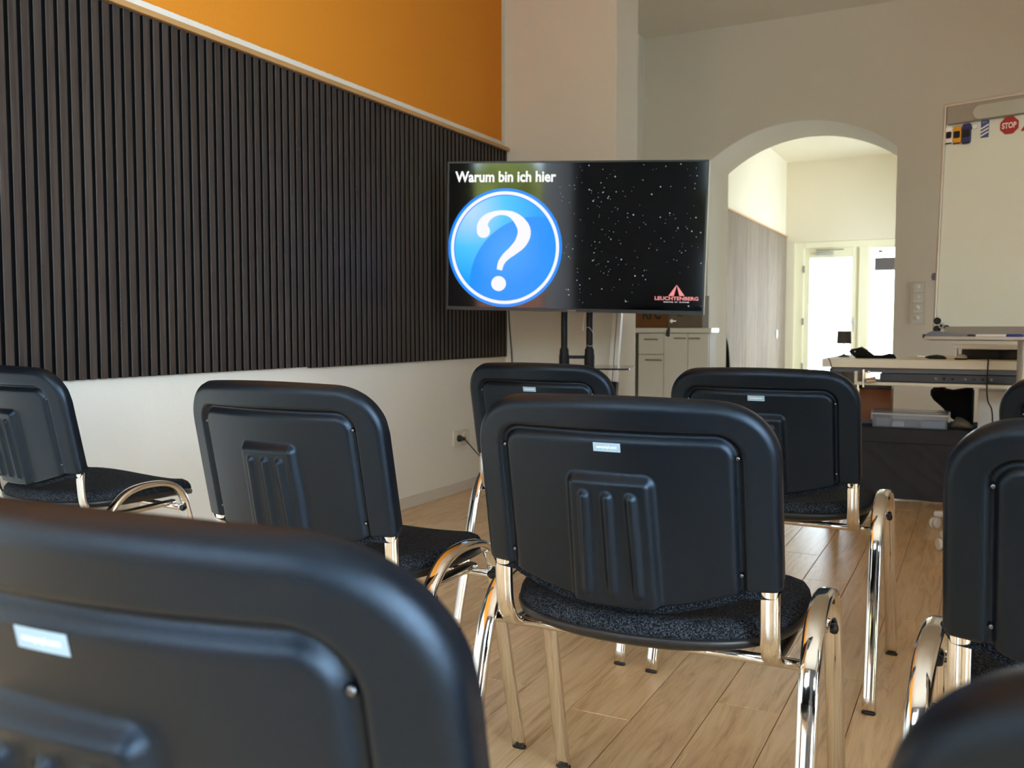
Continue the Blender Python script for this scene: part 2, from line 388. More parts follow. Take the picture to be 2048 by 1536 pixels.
top_f = [bm.verts.new((u, YB, ZC)) for u, _ in arc]; top_b = [bm.verts.new((u, YB2, ZC)) for u, _ in arc]
def quads(vs, tv, il, ir):
    n0 = 2
    bm.faces.new((vs[0], vs[1], vs[n0], tv[0], vs[-1]))
    for i in range(N): bm.faces.new((vs[n0+i], vs[n0+i+1], tv[i+1], tv[i]))
    bm.faces.new((vs[n0+N], vs[n0+N+1], vs[n0+N+2], vs[n0+N+3], tv[N]))
quads(fr, top_f, 0, 0); quads(bk, top_b, 0, 0)
for i in range(1, N+3): bm.faces.new((fr[i], bk[i], bk[i+1], fr[i+1]))
struct('wall_back', bm, 'plaster', 'thick plastered wall pierced by a low arched passage')
# rear wall (behind the camera) with a window, right wall with a window
def wall_with_holes(along, a0, a1, holes, d0, d1):
    bm = bmesh.new()
    def bb(p0, p1, z0, z1):
        if p1-p0 > 1e-4 and z1-z0 > 1e-4:
            box(bm, p0, p1, d0, d1, z0, z1) if along == 'x' else box(bm, d0, d1, p0, p1, z0, z1)
    p = a0
    for h0, h1, z0, z1 in holes:
        bb(p, h0, 0, ZC); bb(h0, h1, 0, z0); bb(h0, h1, z1, ZC); p = h1
    bb(p, a1, 0, ZC); return bm
RW = [(0.76, 1.92, 0.3, 2.95), (3.62, 4.52, 0.3, 2.75)]
MAT['anthracite'] = M('anthracite_wall', srgb(84, 80, 78), 0.8, bump=0.2, bscale=80, var=0.05)
struct('wall_rear', wall_with_holes('x', 0, XR, RW, YR-0.4, YR), 'anthracite', 'dark grey rear wall with two tall windows')
SW = [(-2.2, 0.5, 0.3, 2.85), (6.45, 6.85, 0.1, 1.3)]
struct('wall_right', wall_with_holes('y', YR-0.4, YB, SW, XR, XR+0.4), 'plaster', 'white side wall with a wide window')
def window(name, along, p0, p1, z0, z1, d, label):
    bm = bmesh.new(); w = 0.055
    def bb(a, b, z_0, z_1):
        box(bm, a, b, d-0.03, d+0.03, z_0, z_1) if along == 'x' else box(bm, d-0.03, d+0.03, a, b, z_0, z_1)
    bb(p0, p0+w, z0, z1); bb(p1-w, p1, z0, z1); bb(p0+w, p1-w, z0, z0+w); bb(p0+w, p1-w, z1-w, z1)
    o = struct(name, bm, 'white', label, bevel=0.004)
    pb = B(p0+w, p1-w, d-0.003, d+0.003, z0+w, z1-w) if along == 'x' else B(d-0.003, d+0.003, p0+w, p1-w, z0+w, z1-w)
    obj('pane', pb, 'pane', o); return o
window('window_1', 'x', *RW[0], YR-0.26, 'tall white framed rear window mirrored in the television')
window('window_2', 'x', *RW[1], YR-0.26, 'second white framed window in the rear wall')
window('window_3', 'y', *SW[0], XR+0.26, 'wide white framed window in the side wall')
window('window_fill_7', 'y', *SW[1], XR+0.26, 'small low window added in the side wall to brighten the desk corner')  # added opening, lets extra light onto desk and lower back wall
# hall
struct('wall_hall_left', B(-0.25, 0, YB2, YF, 0, ZC), 'plaster_hall', 'cream hall wall above the grey wood cladding')
struct('wall_hall_right', wall_with_holes('y', YB2, YF, [(11.5, 12.75, 0.45, 2.5)], 3.2, 3.4), 'plaster_hall', 'cream hall wall with a window added for light, out of sight behind the arch')
window('window_fill_6', 'y', 11.5, 12.75, 0.45, 2.5, 3.3, 'unseen wide window added in the hall side wall to brighten the hall')  # added out of view, lights the hall cladding and ceiling
struct('wall_far', wall_with_holes('x', -0.25, 3.4, [(0.13, 1.95, 0.0, 2.135), (2.15, 3.05, 0.6, 2.135)], YF, YF+0.25), 'plaster_hall', 'cream end wall of the hall above the glazed entrance')
window('window_fill_4', 'x', 2.15, 3.05, 0.6, 2.135, YF+0.1, 'unseen window added beside the hall entrance to brighten the hall')  # added behind the arch jamb as extra light for the hall
# skirting and trims
struct('baseboard_left', B(0, 0.014, YR, 4.835, 0, 0.057), 'trimwhite', 'low white skirting along the side wall', bevel=0.003)
struct('baseboard_pillar', B(0, 0.715, 4.821, 4.835, 0, 0.057), 'trimwhite', 'low white skirting along the pillar', bevel=0.003)
bm = bmesh.new(); box(bm, 0, AX0, YB-0.014, YB, 0, 0.057); struct('baseboard_back', bm, 'trimwhite', 'low white skirting between pillar and arch', bevel=0.003)
struct('baseboard_arch', B(AX1, XR, YB-0.014, YB, 0, 0.057), 'trimwhite', 'low white skirting to the side of the arch', bevel=0.003)
struct('trim_1', B(0, 0.036, 0.03, 4.84, 1.943, 1.963), 'oaktrim', 'thin oak strip capping the dark slatted panels', bevel=0.002)
struct('trim_2', B(0, 0.035, YB2, YF-0.02, 2.212, 2.232), 'oaktrim', 'thin oak strip capping the grey hall cladding', bevel=0.002)

# acoustic slat panels
slat_me = {}
def slat_mesh(h):
    k = round(h, 4)
    if k not in slat_me:
        bm = bmesh.new(); prism_into(bm, [(0, -0.0135), (0.0105, -0.0135), (0.012, -0.012), (0.012, 0.012), (0.0105, 0.0135), (0, 0.0135)], 0, h, 'xy')
        me = mesh_of(bm, 'slat'); me.materials.append(MAT['slat']); me.materials.append(MAT['felt'])
        for p_ in me.polygons: p_.material_index = 0 if p_.normal.x > 0.3 else 1
        slat_me[k] = me
    return slat_me[k]
ordn = ['touching the pillar behind the television', 'second from the pillar', 'third from the pillar', 'fourth from the pillar', 'fifth from the pillar', 'sixth from the pillar', 'seventh from the pillar', 'eighth from the pillar']
for i in range(8):
    y1 = 4.832-0.6*i; y0 = y1-0.6; zb = 0.733 if i < 3 else 0.738
    p = thing('acoustic_panel', 'dark slatted acoustic wall panel, '+ordn[i], 'wall panel', (0, y0, zb), group='dark slatted panels along the side wall')
    obj('felt_backing', B(0.0005, 0.0095, 0.0008, 0.5992, 0, 1.942-zb), 'felt', p)
    for k in range(15):
        obj('slat', slat_mesh(1.942-zb), None, p, loc=(0.0092, 0.02+0.04*k, 0), rot=(0, 0, random.uniform(-0.004, 0.004)))

# ================================================================ CHAIRS
WB, ZB, YBK, TILT, ZTOP, CURV = 0.2375, 0.5283, -0.1977, 0.1996, 0.8088, 0.0443
TT = math.tan(TILT)
def sstep(a, b, x):
    t = min(max((x-a)/(b-a), 0), 1); return t*t*(3-2*t)
def sd_rrect(px, py, hx, hy, r):
    qx, qy = abs(px)-hx+r, abs(py)-hy+r
    return math.hypot(max(qx, 0), max(qy, 0))+min(max(qx, qy), 0)-r
RC = 0.085
def top_s(u):
    a = abs(u); d = 0.0065+0.009*(u/WB)**2
    if a > WB-RC:
        t = min((a-(WB-RC))/RC, 1.0); d += RC*(1-max(1-t**2.15, 0)**(1/2.15))*0.95
    return d
S_TAB = (ZTOP-ZB)/math.cos(TILT); S_MID = (ZTOP-0.492)/math.cos(TILT)
def bot_s(u):
    a = abs(u)
    if a >= 0.183:
        s = S_TAB
        e = WB-a
        if e < 0.014: s -= 0.014-math.sqrt(max(0.014**2-(0.014-e)**2, 0))
        return s
    if a < 0.075: return S_MID-0.004*(a/0.075)**2
    t = (a-0.075)/(0.183-0.075)
    return (S_MID-0.004)+(S_TAB+0.004-S_MID+0.004)*t**1.1
def shell_off(u, s):
    """how far the back shell stands out (rearwards) from its base surface"""
    h = 0.0
    dp = sd_rrect(u, s-0.34, 0.180, 0.34-0.060, 0.030)          # field inside the rim, set off by a groove
    h -= 0.0015*(1-sstep(-0.004, 0.004, dp))
    h -= 0.0100*math.exp(-((dp-0.002)/(0.0036 if dp > 0.002 else 0.0075))**2)
    hw = 0.066+0.004*max(s-0.12, 0)/0.2
    db = sd_rrect(u, s-0.40, hw, 0.40-0.119, 0.014)
    h += 0.0130*(1-sstep(-0.012, 0.003, db))
    for c in (-0.0345, 0, 0.0345):
        c2 = c*(1+0.12*max(s-0.14, 0)/0.17)
        yy = min(max(s, 0.150), 0.297)
        d = math.hypot(u-c2, s-yy)
        h += 0.0078*(1-sstep(0.0015, 0.0105, d))
    return h
def back_pt(u, s, out):
    z = ZTOP-s*math.cos(TILT)
    y = YBK-(z-ZB)*TT-CURV*(1-(u/WB)**2)
    # outward (rear) normal
    n = Vector((0, -math.cos(TILT), -math.sin(TILT)))
    sl = 2*CURV*u/WB**2
    n = Vector((sl*1.0, -1, -TT)).normalized()
    return Vector((u, y, z))+n*out
def u_list(n):
    out = []
    for i in range(n+1):
        t = -1+2*i/n; out.append(WB*(0.8*t+0.2*math.sin(t*PI/2)))
    return out
OUTL = []
for _i in range(121):
    _t = -1+2*_i/120; _u = WB*math.sin(_t*PI/2); OUTL.append((_u, top_s(_u)))
OUTL = [(-WB, 0.34)]+OUTL+[(WB, 0.34)]
def edge_d(u, s):
    """distance to the outline of the back, bottom edge left out"""
    if abs(u) < WB-0.10 and s > 0.04: return 0.04
    if s > 0.13: return WB-abs(u)
    best = 1.0
    for (x0, y0), (x1, y1) in zip(OUTL[:-1], OUTL[1:]):
        if min(abs(x0-u), abs(x1-u)) > 0.05: continue
        dx, dy = x1-x0, y1-y0; t = ((u-x0)*dx+(s-y0)*dy)/(dx*dx+dy*dy+1e-12); t = min(max(t, 0), 1)
        best = min(best, math.hypot(u-x0-t*dx, s-y0-t*dy))
    return best
def back_grid(nu, ns, fn, name, smooth=True, front=False):
    bm = bmesh.new(); G = []
    us = u_list(nu)
    for u in us:
        t0, t1 = top_s(u), bot_s(u); col_ = []
        for j in range(ns+1):
            t = j/ns; t = t-0.06*math.sin(2*PI*t)/(2*PI)*1.0
            s = t0+(t1-t0)*t
            col_.append(bm.verts.new(fn(u, s)))
        G.append(col_)
    for i in range(nu):
        for j in range(ns): bm.faces.new((G[i][j], G[i+1][j], G[i+1][j+1], G[i][j+1]))
    return bm, G
RE = 0.018
def rear_fn(u, s):
    d = edge_d(u, s); o = shell_off(u, s)
    if d < RE: o -= RE-math.sqrt(max(RE*RE-(RE-d)**2, 0))
    db = bot_s(u)-s
    if db < 0.006: o -= 0.006-math.sqrt(max(0.036e-3-(0.006-db)**2, 0))
    return back_pt(u, s, o)
bm, G = back_grid(150, 110, rear_fn, 'backrest')
nu, ns = 150, 110
loop = [G[i][0] for i in range(nu+1)]+[G[nu][j] for j in range(1, ns+1)]+[G[i][ns] for i in range(nu-1, -1, -1)]+[G[0][j] for j in range(ns-1, 0, -1)]
idx = [(i, 0) for i in range(nu+1)]+[(nu, j) for j in range(1, ns+1)]+[(i, ns) for i in range(nu-1, -1, -1)]+[(0, j) for j in range(ns-1, 0, -1)]
inner = []
for v in loop: inner.append(bm.verts.new(v.co+Vector((0, 0.006, 0.000))))
L_ = len(loop)
for i in range(L_): bm.faces.new((loop[i], loop[(i+1) % L_], inner[(i+1) % L_], inner[i]))
SHELL = mesh_of(bm, 'back_shell', True); SHELL.materials.append(MAT['shell'])
def front_fn(u, s):
    d = edge_d(u, s); db = bot_s(u)-s; d = min(d, max(db, 0))
    o = 0.0
    r = 0.016
    if d < r: o = r-math.sqrt(max(r*r-(r-d)**2, 0))
    return back_pt(u*0.988, s+0.011, -0.020+o*0.35)
bm, G = back_grid(48, 40, front_fn, 'cushion')
nu, ns = 48, 40
loop = [G[i][0] for i in range(nu+1)]+[G[nu][j] for j in range(1, ns+1)]+[G[i][ns] for i in range(nu-1, -1, -1)]+[G[0][j] for j in range(ns-1, 0, -1)]
inner = [bm.verts.new(v.co+Vector((0, -0.008, -0.002))) for v in loop]
L_ = len(loop)
for i in range(L_): bm.faces.new((loop[i], loop[(i+1) % L_], inner[(i+1) % L_], inner[i]))
CUSH = mesh_of(bm, 'back_cushion', True); CUSH.materials.append(MAT['fabric'])
# seat
def seat_outline(q, grow=0.0):
    c, s = math.cos(q), math.sin(q)
    px = 2.7 if s > 0 else 2.35
    x_ = math.copysign(abs(c)**(2/px), c)*(0.236+grow); y_ = math.copysign(abs(s)**(2/px), s)*(0.226+grow)
    return x_, y_-0.008
def seat_drop(x_, y_):
    d = -0.020*max((y_-0.06)/0.14, 0)**2              # waterfall front
    d += 0.010*max((-y_-0.10)/0.13, 0)**2             # rises to the back
    d += 0.012*(x_/0.236)**2
    return d
def seat_mesh(prof, name, mat):
    bm = bmesh.new(); n = 64; rings = []
    for sc_, grow, z in prof:
        ring = []
        for k in range(n):
            x_, y_ = seat_outline(2*PI*k/n, grow); x_ *= sc_; y_ = (y_+0.008)*sc_-0.008
            ring.append(bm.verts.new((x_, y_, z+seat_drop(x_, y_))))
        rings.append(ring)
    for i in range(len(rings)-1):
        for k in range(n): bm.faces.new((rings[i][k], rings[i][(k+1) % n], rings[i+1][(k+1) % n], rings[i+1][k]))
    bm.faces.new(rings[0]); bm.faces.new(rings[-1])
    me = mesh_of(bm, name, True); me.materials.append(MAT[mat]); return me
SEAT = seat_mesh([(0.98, 0, 0.434), (1.0, 0, 0.444), (1.0, -0.002, 0.453), (1.0, -0.008, 0.462), (0.93, -0.006, 0.468), (0.8, 0, 0.467), (0.6, 0, 0.463), (0.4, 0, 0.460), (0.2, 0, 0.459), (0.05, 0, 0.459)], 'seat_cushion', 'fabric')
PAN = seat_mesh([(0.7, 0, 0.418), (0.92, 0, 0.420), (1.0, 0.001, 0.427), (1.0, 0.003, 0.435), (1.0, 0.001, 0.440), (0.9, 0, 0.441)], 'seat_pan', 'blackplastic')
side_path = [(-0.258, 0.004), (-0.218, 0.16), (-0.178, 0.32), (-0.160, 0.385), (-0.136, 0.430), (-0.100, 0.464), (-0.052, 0.480), (0.010, 0.481), (0.052, 0.468), (0.078, 0.440), (0.092, 0.400), (0.108, 0.33), (0.148, 0.16), (0.187, 0.004)]
def side_mesh(sx):
    pts = smooth_path([(sx*(0.262+0.006*(0.48-z)/0.48), y_, z) for y_, z in side_path], 5)
    bm = T(pts, 0.0155, r2=0.0078, n=14, ref=(1, 0, 0), power=2.8)
    me = mesh_of(bm, 'side_frame', True); me.materials.append(MAT['chrome']); return me
def upright_mesh(sx):
    pts = smooth_path([(sx*0.212, -0.192, 0.585), (sx*0.212, -0.188, 0.55), (sx*0.212, -0.187, 0.50), (sx*0.212, -0.182, 0.455), (sx*0.212, -0.165, 0.425), (sx*0.212, -0.135, 0.411), (sx*0.212, -0.06, 0.408), (sx*0.212, 0.085, 0.414)], 6)
    bm = T(pts, 0.0148, r2=0.0075, n=14, ref=(1, 0, 0), power=2.6)
    me = mesh_of(bm, 'back_upright', True); me.materials.append(MAT['chrome']); return me
CH = {}
for sx in (-1, 1): CH['side', sx] = side_mesh(sx); CH['up', sx] = upright_mesh(sx)
def bar_mesh(y_, z):
    me = mesh_of(T([(-0.258, y_, z), (0.258, y_, z)], 0.0085, n=12, ref=(0, 0, 1)), 'crossbar', True); me.materials.append(MAT['chrome']); return me
CH['bar_r'] = bar_mesh(-0.135, 0.410); CH['bar_f'] = bar_mesh(0.076, 0.404)
bm = bmesh.new(); tube_into(bm, [(0, 0, 0), (0, 0, 0.006)], 0.0158, r2=0.0082, n=14, power=2.8); CH['cap'] = mesh_of(bm, 'foot_cap', True); CH['cap'].materials.append(MAT['blackplastic'])
CH['bolt'] = mesh_of(LA([(0.003, -0.004), (0.0075, -0.003), (0.0095, 0.003), (0.008, 0.008), (0.003, 0.010)], n=12, axis='x'), 'bumper', True); CH['bolt'].materials.append(MAT['blackplastic'])
CH['screw'] = mesh_of(LA([(0.0036, 0.003), (0.0034, 0.0), (0.0022, -0.0012), (0.001, -0.0015)], n=12, axis='y'), 'screw', True); CH['screw'].materials.append(MAT['screwsteel'])
def tag_mesh():
    bm = bmesh.new(); w, h = 0.0205, 0.0066; n = 8; a = []; b = []
    for i in range(n+1):
        u = -w+2*w*i/n
        a.append(bm.verts.new(back_pt(u, 0.0785-h, -0.0012))); b.append(bm.verts.new(back_pt(u, 0.0785+h, -0.0012)))
    for i in range(n): bm.faces.new((a[i], a[i+1], b[i+1], b[i]))
    me = mesh_of(bm, 'name_tag', True); me.materials.append(MAT['tag']); return me
CH['tag'] = tag_mesh()
_t = text_mesh('nowystyl.com', 0.008, fit=(0.030, 0.0050), offset=0.0002)
for v in _t.vertices: v.co = back_pt(v.co.x, 0.0785-v.co.z, -0.0007)
_t.materials.append(MAT['taglines']); CH['text'] = _t
def make_chair(label, x, y, deg, with_tag=True):
    c = thing('stacking_chair', label, 'chair', (x, y, 0), math.radians(deg), 'black stacking chairs set out in rows')
    b = obj('backrest', SHELL, None, c, smooth=False)
    for u, s in ((-0.1795, 0.0885), (0.1795, 0.0885), (-0.1795, 0.262), (0.1795, 0.262)):
        obj('screw', CH['screw'], None, b, loc=back_pt(u, s, -0.0060))
    if with_tag:
        t = obj('name_tag', CH['tag'], None, b); obj('name_tag_print', CH['text'], None, b)
    obj('back_cushion', CUSH, None, c)
    s_ = obj('seat', SEAT, None, c); obj('seat_pan', PAN, None, c)
    for sx in (-1, 1):
        f = obj('side_frame', CH['side', sx], None, c)
        for (py, pz) in (side_path[0], side_path[-1]):
            obj('foot_cap', CH['cap'], None, f, loc=(sx*0.268, py, 0.0))
        for by, bz in ((-0.135, 0.410), (0.076, 0.404)):
            obj('bumper', CH['bolt'], None, f, loc=(sx*0.264, by, bz), rot=(0, 0, 0 if sx > 0 else PI))
        obj('back_upright', CH['up', sx], None, c)
    obj('crossbar', CH['bar_r'], None, c); obj('crossbar', CH['bar_f'], None, c)
    return c
chairs = [
    ('black chair in the middle of the second row, whole back and chrome legs in view', 2.063, 1.482, 0.36, True),
    ('black chair without a tag, between the middle chair and the wall chair', 1.398, 1.529, -2.2, False),
    ('black front row chair in front of the low draped table', 2.064, 2.496, -1.8, True),
    ('black front row chair before the television stand, mostly hidden by the middle chair', 1.448, 2.539, -4.5, True),
    ('black chair nearest the white side wall, cut by the picture edge', 0.303, 1.762, -6.6, False),
    ('black second row chair cut by the right picture edge, one screw showing', 2.748, 1.380, -5.1, True),
    ('large close black chair in the bottom left corner with a pale tag', 2.074, 0.594, 2.2, True),
    ('blurred closest black chair back in the bottom right corner', 2.738, 0.570, -1.0, True),
    ('small front row chair sliver at the right edge beside the flipchart post', 2.868, 2.32, -20.0, True),
]
for c in chairs: make_chair(*c)

# ================================================================ TELEVISION
def rot_tv(yaw, pitch, roll):
    return Matrix.Rotation(yaw, 4, 'Z') @ Matrix.Rotation(pitch, 4, 'X') @ Matrix.Rotation(roll, 4, 'Y')
TVM = Matrix.Translation((0.804, 4.004, 1.333)) @ rot_tv(math.radians(16.653), math.radians(2.161), math.radians(1.413))
tv = thing('television', 'large flat television showing a blue question mark sign on a starry slide', 'television')
tv.matrix_world = TVM
TVI = TVM.inverted(); TVN = TVM.to_3x3() @ Vector((0, 1, 0))
def tvp(x, y):
    p = TVI @ hit(x, y, TVM.translation, TVN); return p.x, p.z
def tz(zx, zy): return tvp(880+zx/3.657, 280+zy/3.657)
W2, H2 = 0.6175, 0.355
bm = bmesh.new(); box(bm, -W2, W2, 0.006, 0.035, -H2, H2); obj('housing', bm, 'bezel', tv, bevel=0.004)
bm = bmesh.new(); box(bm, -0.42, 0.42, 0.035, 0.062, -0.33, 0.12); obj('rear_bulge', bm, 'blackplastic', tv, bevel=0.012)
bm = bmesh.new(); e = 0.008
for a in ((-W2, W2, -H2, -H2+0.017), (-W2, W2, H2-e, H2), (-W2, -W2+e, -H2+0.017, H2-e), (W2-e, W2, -H2+0.017, H2-e)): box(bm, a[0], a[1], -0.003, 0.006, a[2], a[3])
obj('bezel', bm, 'bezel', tv)
obj('edge_trim', B(W2, W2+0.004, -0.002, 0.035, -H2, H2), 'alu', tv)
obj('receiver_foot', B(0.495, 0.525, 0.0, 0.02, -H2-0.009, -H2), 'blackplastic', tv, bevel=0.003)
obj('brand_plate', B(-0.02, 0.02, -0.0045, -0.003, -H2+0.004, -H2+0.010), 'greyplastic', tv)
screen = obj('screen', B(-W2+e, W2-e, 0.0, 0.006, -H2+0.017, H2-e), 'screen', tv)
def flat(name, poly, d, mat, closed=True):
    bm = bmesh.new(); vs_ = [bm.verts.new((u, d, v)) for u, v in poly]; bm.faces.new(vs_)
    bmesh.ops.triangulate(bm, faces=bm.faces)
    return obj(name, bm, mat, screen)
cx, cz = tz(472, 790); rad = 0.5*abs(tz(472, 356)[1]-tz(472, 1224)[1])
rx_ = 0.5*abs(tz(888, 790)[0]-tz(56, 790)[0])
def ell(k, n=64): return [(cx+rx_*k*math.cos(2*PI*i/n), cz+rad*k*math.sin(2*PI*i/n)) for i in range(n)]
def ringmesh(k0, k1, d):
    bm = bmesh.new(); a = [bm.verts.new((u, d, v)) for u, v in ell(k0, 96)]; b = [bm.verts.new((u, d, v)) for u, v in ell(k1, 96)]
    for i in range(96): bm.faces.new((a[i], a[(i+1) % 96], b[(i+1) % 96], b[i]))
    return bm
# blue sign disc: slide picture (flat print), lighter towards its upper corner with a curved tone change
mb = bpy.data.materials.new('sign_disc_blue'); mb.use_nodes = True; nt = mb.node_tree; Lk = nt.links.new; pb = nt.nodes['Principled BSDF']
pb.inputs['Base Color'].default_value = (0.004, 0.004, 0.005, 1); pb.inputs['Roughness'].default_value = 0.12; pb.inputs['Specular IOR Level'].default_value = 0.15
tc = nt.nodes.new('ShaderNodeTexCoord')
def mth(op, a, b=None):
    n_ = nt.nodes.new('ShaderNodeMath'); n_.operation = op
    for i, q in enumerate((a, b)):
        if q is None: continue
        if isinstance(q, (int, float)): n_.inputs[i].default_value = q
        else: Lk(q, n_.inputs[i])
    return n_.outputs[0]
def dist_to(px_, pz_):
    v_ = nt.nodes.new('ShaderNodeVectorMath'); v_.operation = 'DISTANCE'; Lk(tc.outputs['Object'], v_.inputs[0]); v_.inputs[1].default_value = (px_, -0.0012, pz_); return v_.outputs['Value']
d1 = mth('DIVIDE', dist_to(cx-0.62*rad, cz+0.62*rad), 1.25*rad)
r1 = nt.nodes.new('ShaderNodeValToRGB'); Lk(d1, r1.inputs[0])
r1.color_ramp.elements[0].position = 0.05; r1.color_ramp.elements[0].color = srgb(176, 214, 252)
r1.color_ramp.elements[1].position = 0.95; r1.color_ramp.elements[1].color = srgb(0, 158, 255)
e_ = r1.color_ramp.elements.new(0.5); e_.color = srgb(70, 192, 255)
d2 = mth('LESS_THAN', dist_to(cx+0.55*rad, cz-0.62*rad), 1.15*rad)
mx = nt.nodes.new('ShaderNodeMixRGB'); Lk(d2, mx.inputs[0]); Lk(r1.outputs[0], mx.inputs[1]); mx.inputs[2].default_value = srgb(0, 142, 255)
d3 = nt.nodes.new('ShaderNodeValToRGB'); Lk(mth('DIVIDE', dist_to(cx+0.05*rad, cz-0.05*rad), 0.62*rad), d3.inputs[0])
d3.color_ramp.elements[0].color = (0.6, 0.6, 0.6, 1); d3.color_ramp.elements[1].color = (0, 0, 0, 1)
mx2 = nt.nodes.new('ShaderNodeMixRGB'); Lk(mth('MULTIPLY', d3.outputs[0], d2), mx2.inputs[0]); Lk(mx.outputs[0], mx2.inputs[1]); mx2.inputs[2].default_value = srgb(70, 172, 255)
Lk(mx2.outputs[0], pb.inputs['Emission Color']); pb.inputs['Emission Strength'].default_value = 1.0
MAT['disc'] = mb
MAT['discrim'] = emission('sign_rim_blue', srgb(20, 136, 252), 1.0)
MAT['discwhite'] = emission('sign_white_glow', srgb(238, 240, 255), 1.0)
MAT['titlewhite'] = emission('title_white_glow', (1, 1, 1, 1), 1.05)
MAT['logopink'] = emission('logo_pink_glow', srgb(244, 150, 148), 0.95)
MAT['starglow'] = emission('star_glow', srgb(190, 196, 210), 0.85)
flat('sign_disc', ell(0.88), -0.0012, 'disc')
obj('sign_rim', ringmesh(0.95, 1.0, -0.0012), 'discrim', screen); obj('sign_rim', ringmesh(0.88, 0.895, -0.0012), 'discrim', screen)
obj('sign_ring', ringmesh(0.895, 0.95, -0.0014), 'discwhite', screen)
qp = [(318, 660, 46), (312, 640, 43), (314, 615, 38), (330, 585, 32), (358, 560, 26), (397, 541, 20), (440, 532, 17), (490, 535, 19), (535, 552, 27), (580, 592, 38), (612, 645, 46), (613, 700, 48), (585, 758, 43), (535, 808, 34), (485, 850, 28), (450, 895, 24), (434, 950, 20)]
qs = smooth_path([Vector((a, b, c)) for a, b, c in qp], 6)
bm = bmesh.new(); Lf, Rt = [], []
for i, p in enumerate(qs):
    t = (qs[min(i+1, len(qs)-1)]-qs[max(i-1, 0)]); t = Vector((t.x, t.y)).normalized(); nrm = Vector((-t.y, t.x))
    for lst, sg in ((Lf, 1), (Rt, -1)):
        u, v = tz(p.x+sg*nrm.x*p.z, p.y+sg*nrm.y*p.z); lst.append(bm.verts.new((u, -0.0016, v)))
for i in range(len(qs)-1): bm.faces.new((Lf[i], Lf[i+1], Rt[i+1], Rt[i]))
for c_, r_ in (((318, 668), 48),):
    vs_ = [bm.verts.new((*tz(c_[0]+r_*math.cos(2*PI*k/32), c_[1]+r_*math.sin(2*PI*k/32)), 0)) for k in range(32)]
    for v in vs_: v.co = Vector((v.co.x, -0.00165, v.co.y))
    bm.faces.new(vs_)
obj('question_mark', bm, 'discwhite', screen)
bm = bmesh.new(); vs_ = [bm.verts.new((0, 0, 0)) for k in range(40)]
for k, v in enumerate(vs_):
    u, w = tz(429+54*math.cos(2*PI*k/40), 1050+55*math.sin(2*PI*k/40)); v.co = (u, -0.0016, w)
bm.faces.new(vs_); obj('question_dot', bm, 'discwhite', screen)
a, b = tvp(911, 343), tvp(1112, 364)
me = text_mesh('Warum bin ich hier', 0.05, 'title_text', offset=0.0013, spacing=1.0, fit=(b[0]-a[0], a[1]-b[1]))
obj('title_text', me, 'titlewhite', screen, loc=((a[0]+b[0])/2, -0.0015, (a[1]+b[1])/2))
a, b = tvp(1309.5, 592.5), tvp(1396.5, 601.5)
obj('logo_text', text_mesh('LEUCHTENBERG', 0.03, 'logo_text', offset=0.0008, fit=(b[0]-a[0], a[1]-b[1])), 'logopink', screen, loc=((a[0]+b[0])/2, -0.0015, (a[1]+b[1])/2))
a, b = tvp(1327.5, 602.5), tvp(1378, 606)
obj('logo_subtext', text_mesh("DRIVE N' SHINE", 0.03, 'logo_subtext', spacing=1.15, fit=(b[0]-a[0], a[1]-b[1])), 'titlewhite', screen, loc=((a[0]+b[0])/2, -0.0015, (a[1]+b[1])/2))
lz = lambda q: tvp(1280+q[0]/10.97, 540+q[1]/10.97)
bm = bmesh.new()
for pl in ([(806, 322), (790, 400), (740, 570), (622, 570)], [(806, 322), (978, 570), (862, 570), (822, 400)]):
    vs_ = [bm.verts.new((lz(q)[0], -0.0015, lz(q)[1])) for q in pl]; bm.faces.new(vs_)
obj('logo_mark', bm, 'logopink', screen)
bm = bmesh.new(); rs = random.Random(3)
for k in range(210):
    px_ = 1120+288*rs.random()**0.9; py_ = 326+292*rs.random()
    if rs.random() < 0.25: px_ = 1180+rs.gauss(0, 45); py_ = 480+rs.gauss(0, 70)
    if not (1112 < px_ < 1404 and 325 < py_ < 618) or (1304 < px_ < 1402 and 566 < py_ < 610): continue
    r_ = 0.0012+0.0022*rs.random()**3
    u, w = tvp(px_, py_)
    bm.faces.new([bm.verts.new((u+r_*math.cos(q*PI/3), -0.0012, w+r_*math.sin(q*PI/3))) for q in range(6)])
so = obj('star_field', bm, 'starglow', screen); so['kind'] = 'stuff'

# television stand
st = thing('tv_stand', 'black two-post television stand with a glass shelf', 'stand', (0.775, 4.120, 0), math.radians(16.65))
for sx in (-1, 1):
    p = obj('post', T([(sx*0.062, 0.0, 0.05), (sx*0.062, 0.0, 1.42)], 0.0165, n=16), 'black', st, smooth=True)
    obj('collar', LA([(0.019, 0.685), (0.023, 0.70), (0.026, 0.73), (0.026, 0.765), (0.023, 0.78), (0.023, 0.795), (0.019, 0.805)], n=16, c=(sx*0.062, 0, 0)), 'black', p, smooth=True)
    obj('base_leg', B(sx*0.30-0.025, sx*0.30+0.025, -0.33, 0.30, 0.06, 0.09), 'black', st, bevel=0.004)
    for yy in (-0.30, 0.27):
        obj('castor', LA([(0.01, -0.012), (0.027, -0.011), (0.029, -0.004), (0.029, 0.004), (0.027, 0.011), (0.01, 0.012)], n=16, c=(sx*0.30, yy, 0.029), axis='x'), 'blackplastic', st, smooth=True)
        obj('castor_fork', B(sx*0.30-0.006, sx*0.30+0.006, yy-0.008, yy+0.008, 0.045, 0.065), 'steel', st)
obj('crossbar', B(-0.062, 0.062, -0.008, 0.008, 0.752, 0.768), 'black', st)
obj('base_beam', B(-0.30, 0.30, -0.03, 0.03, 0.06, 0.09), 'black', st, bevel=0.004)
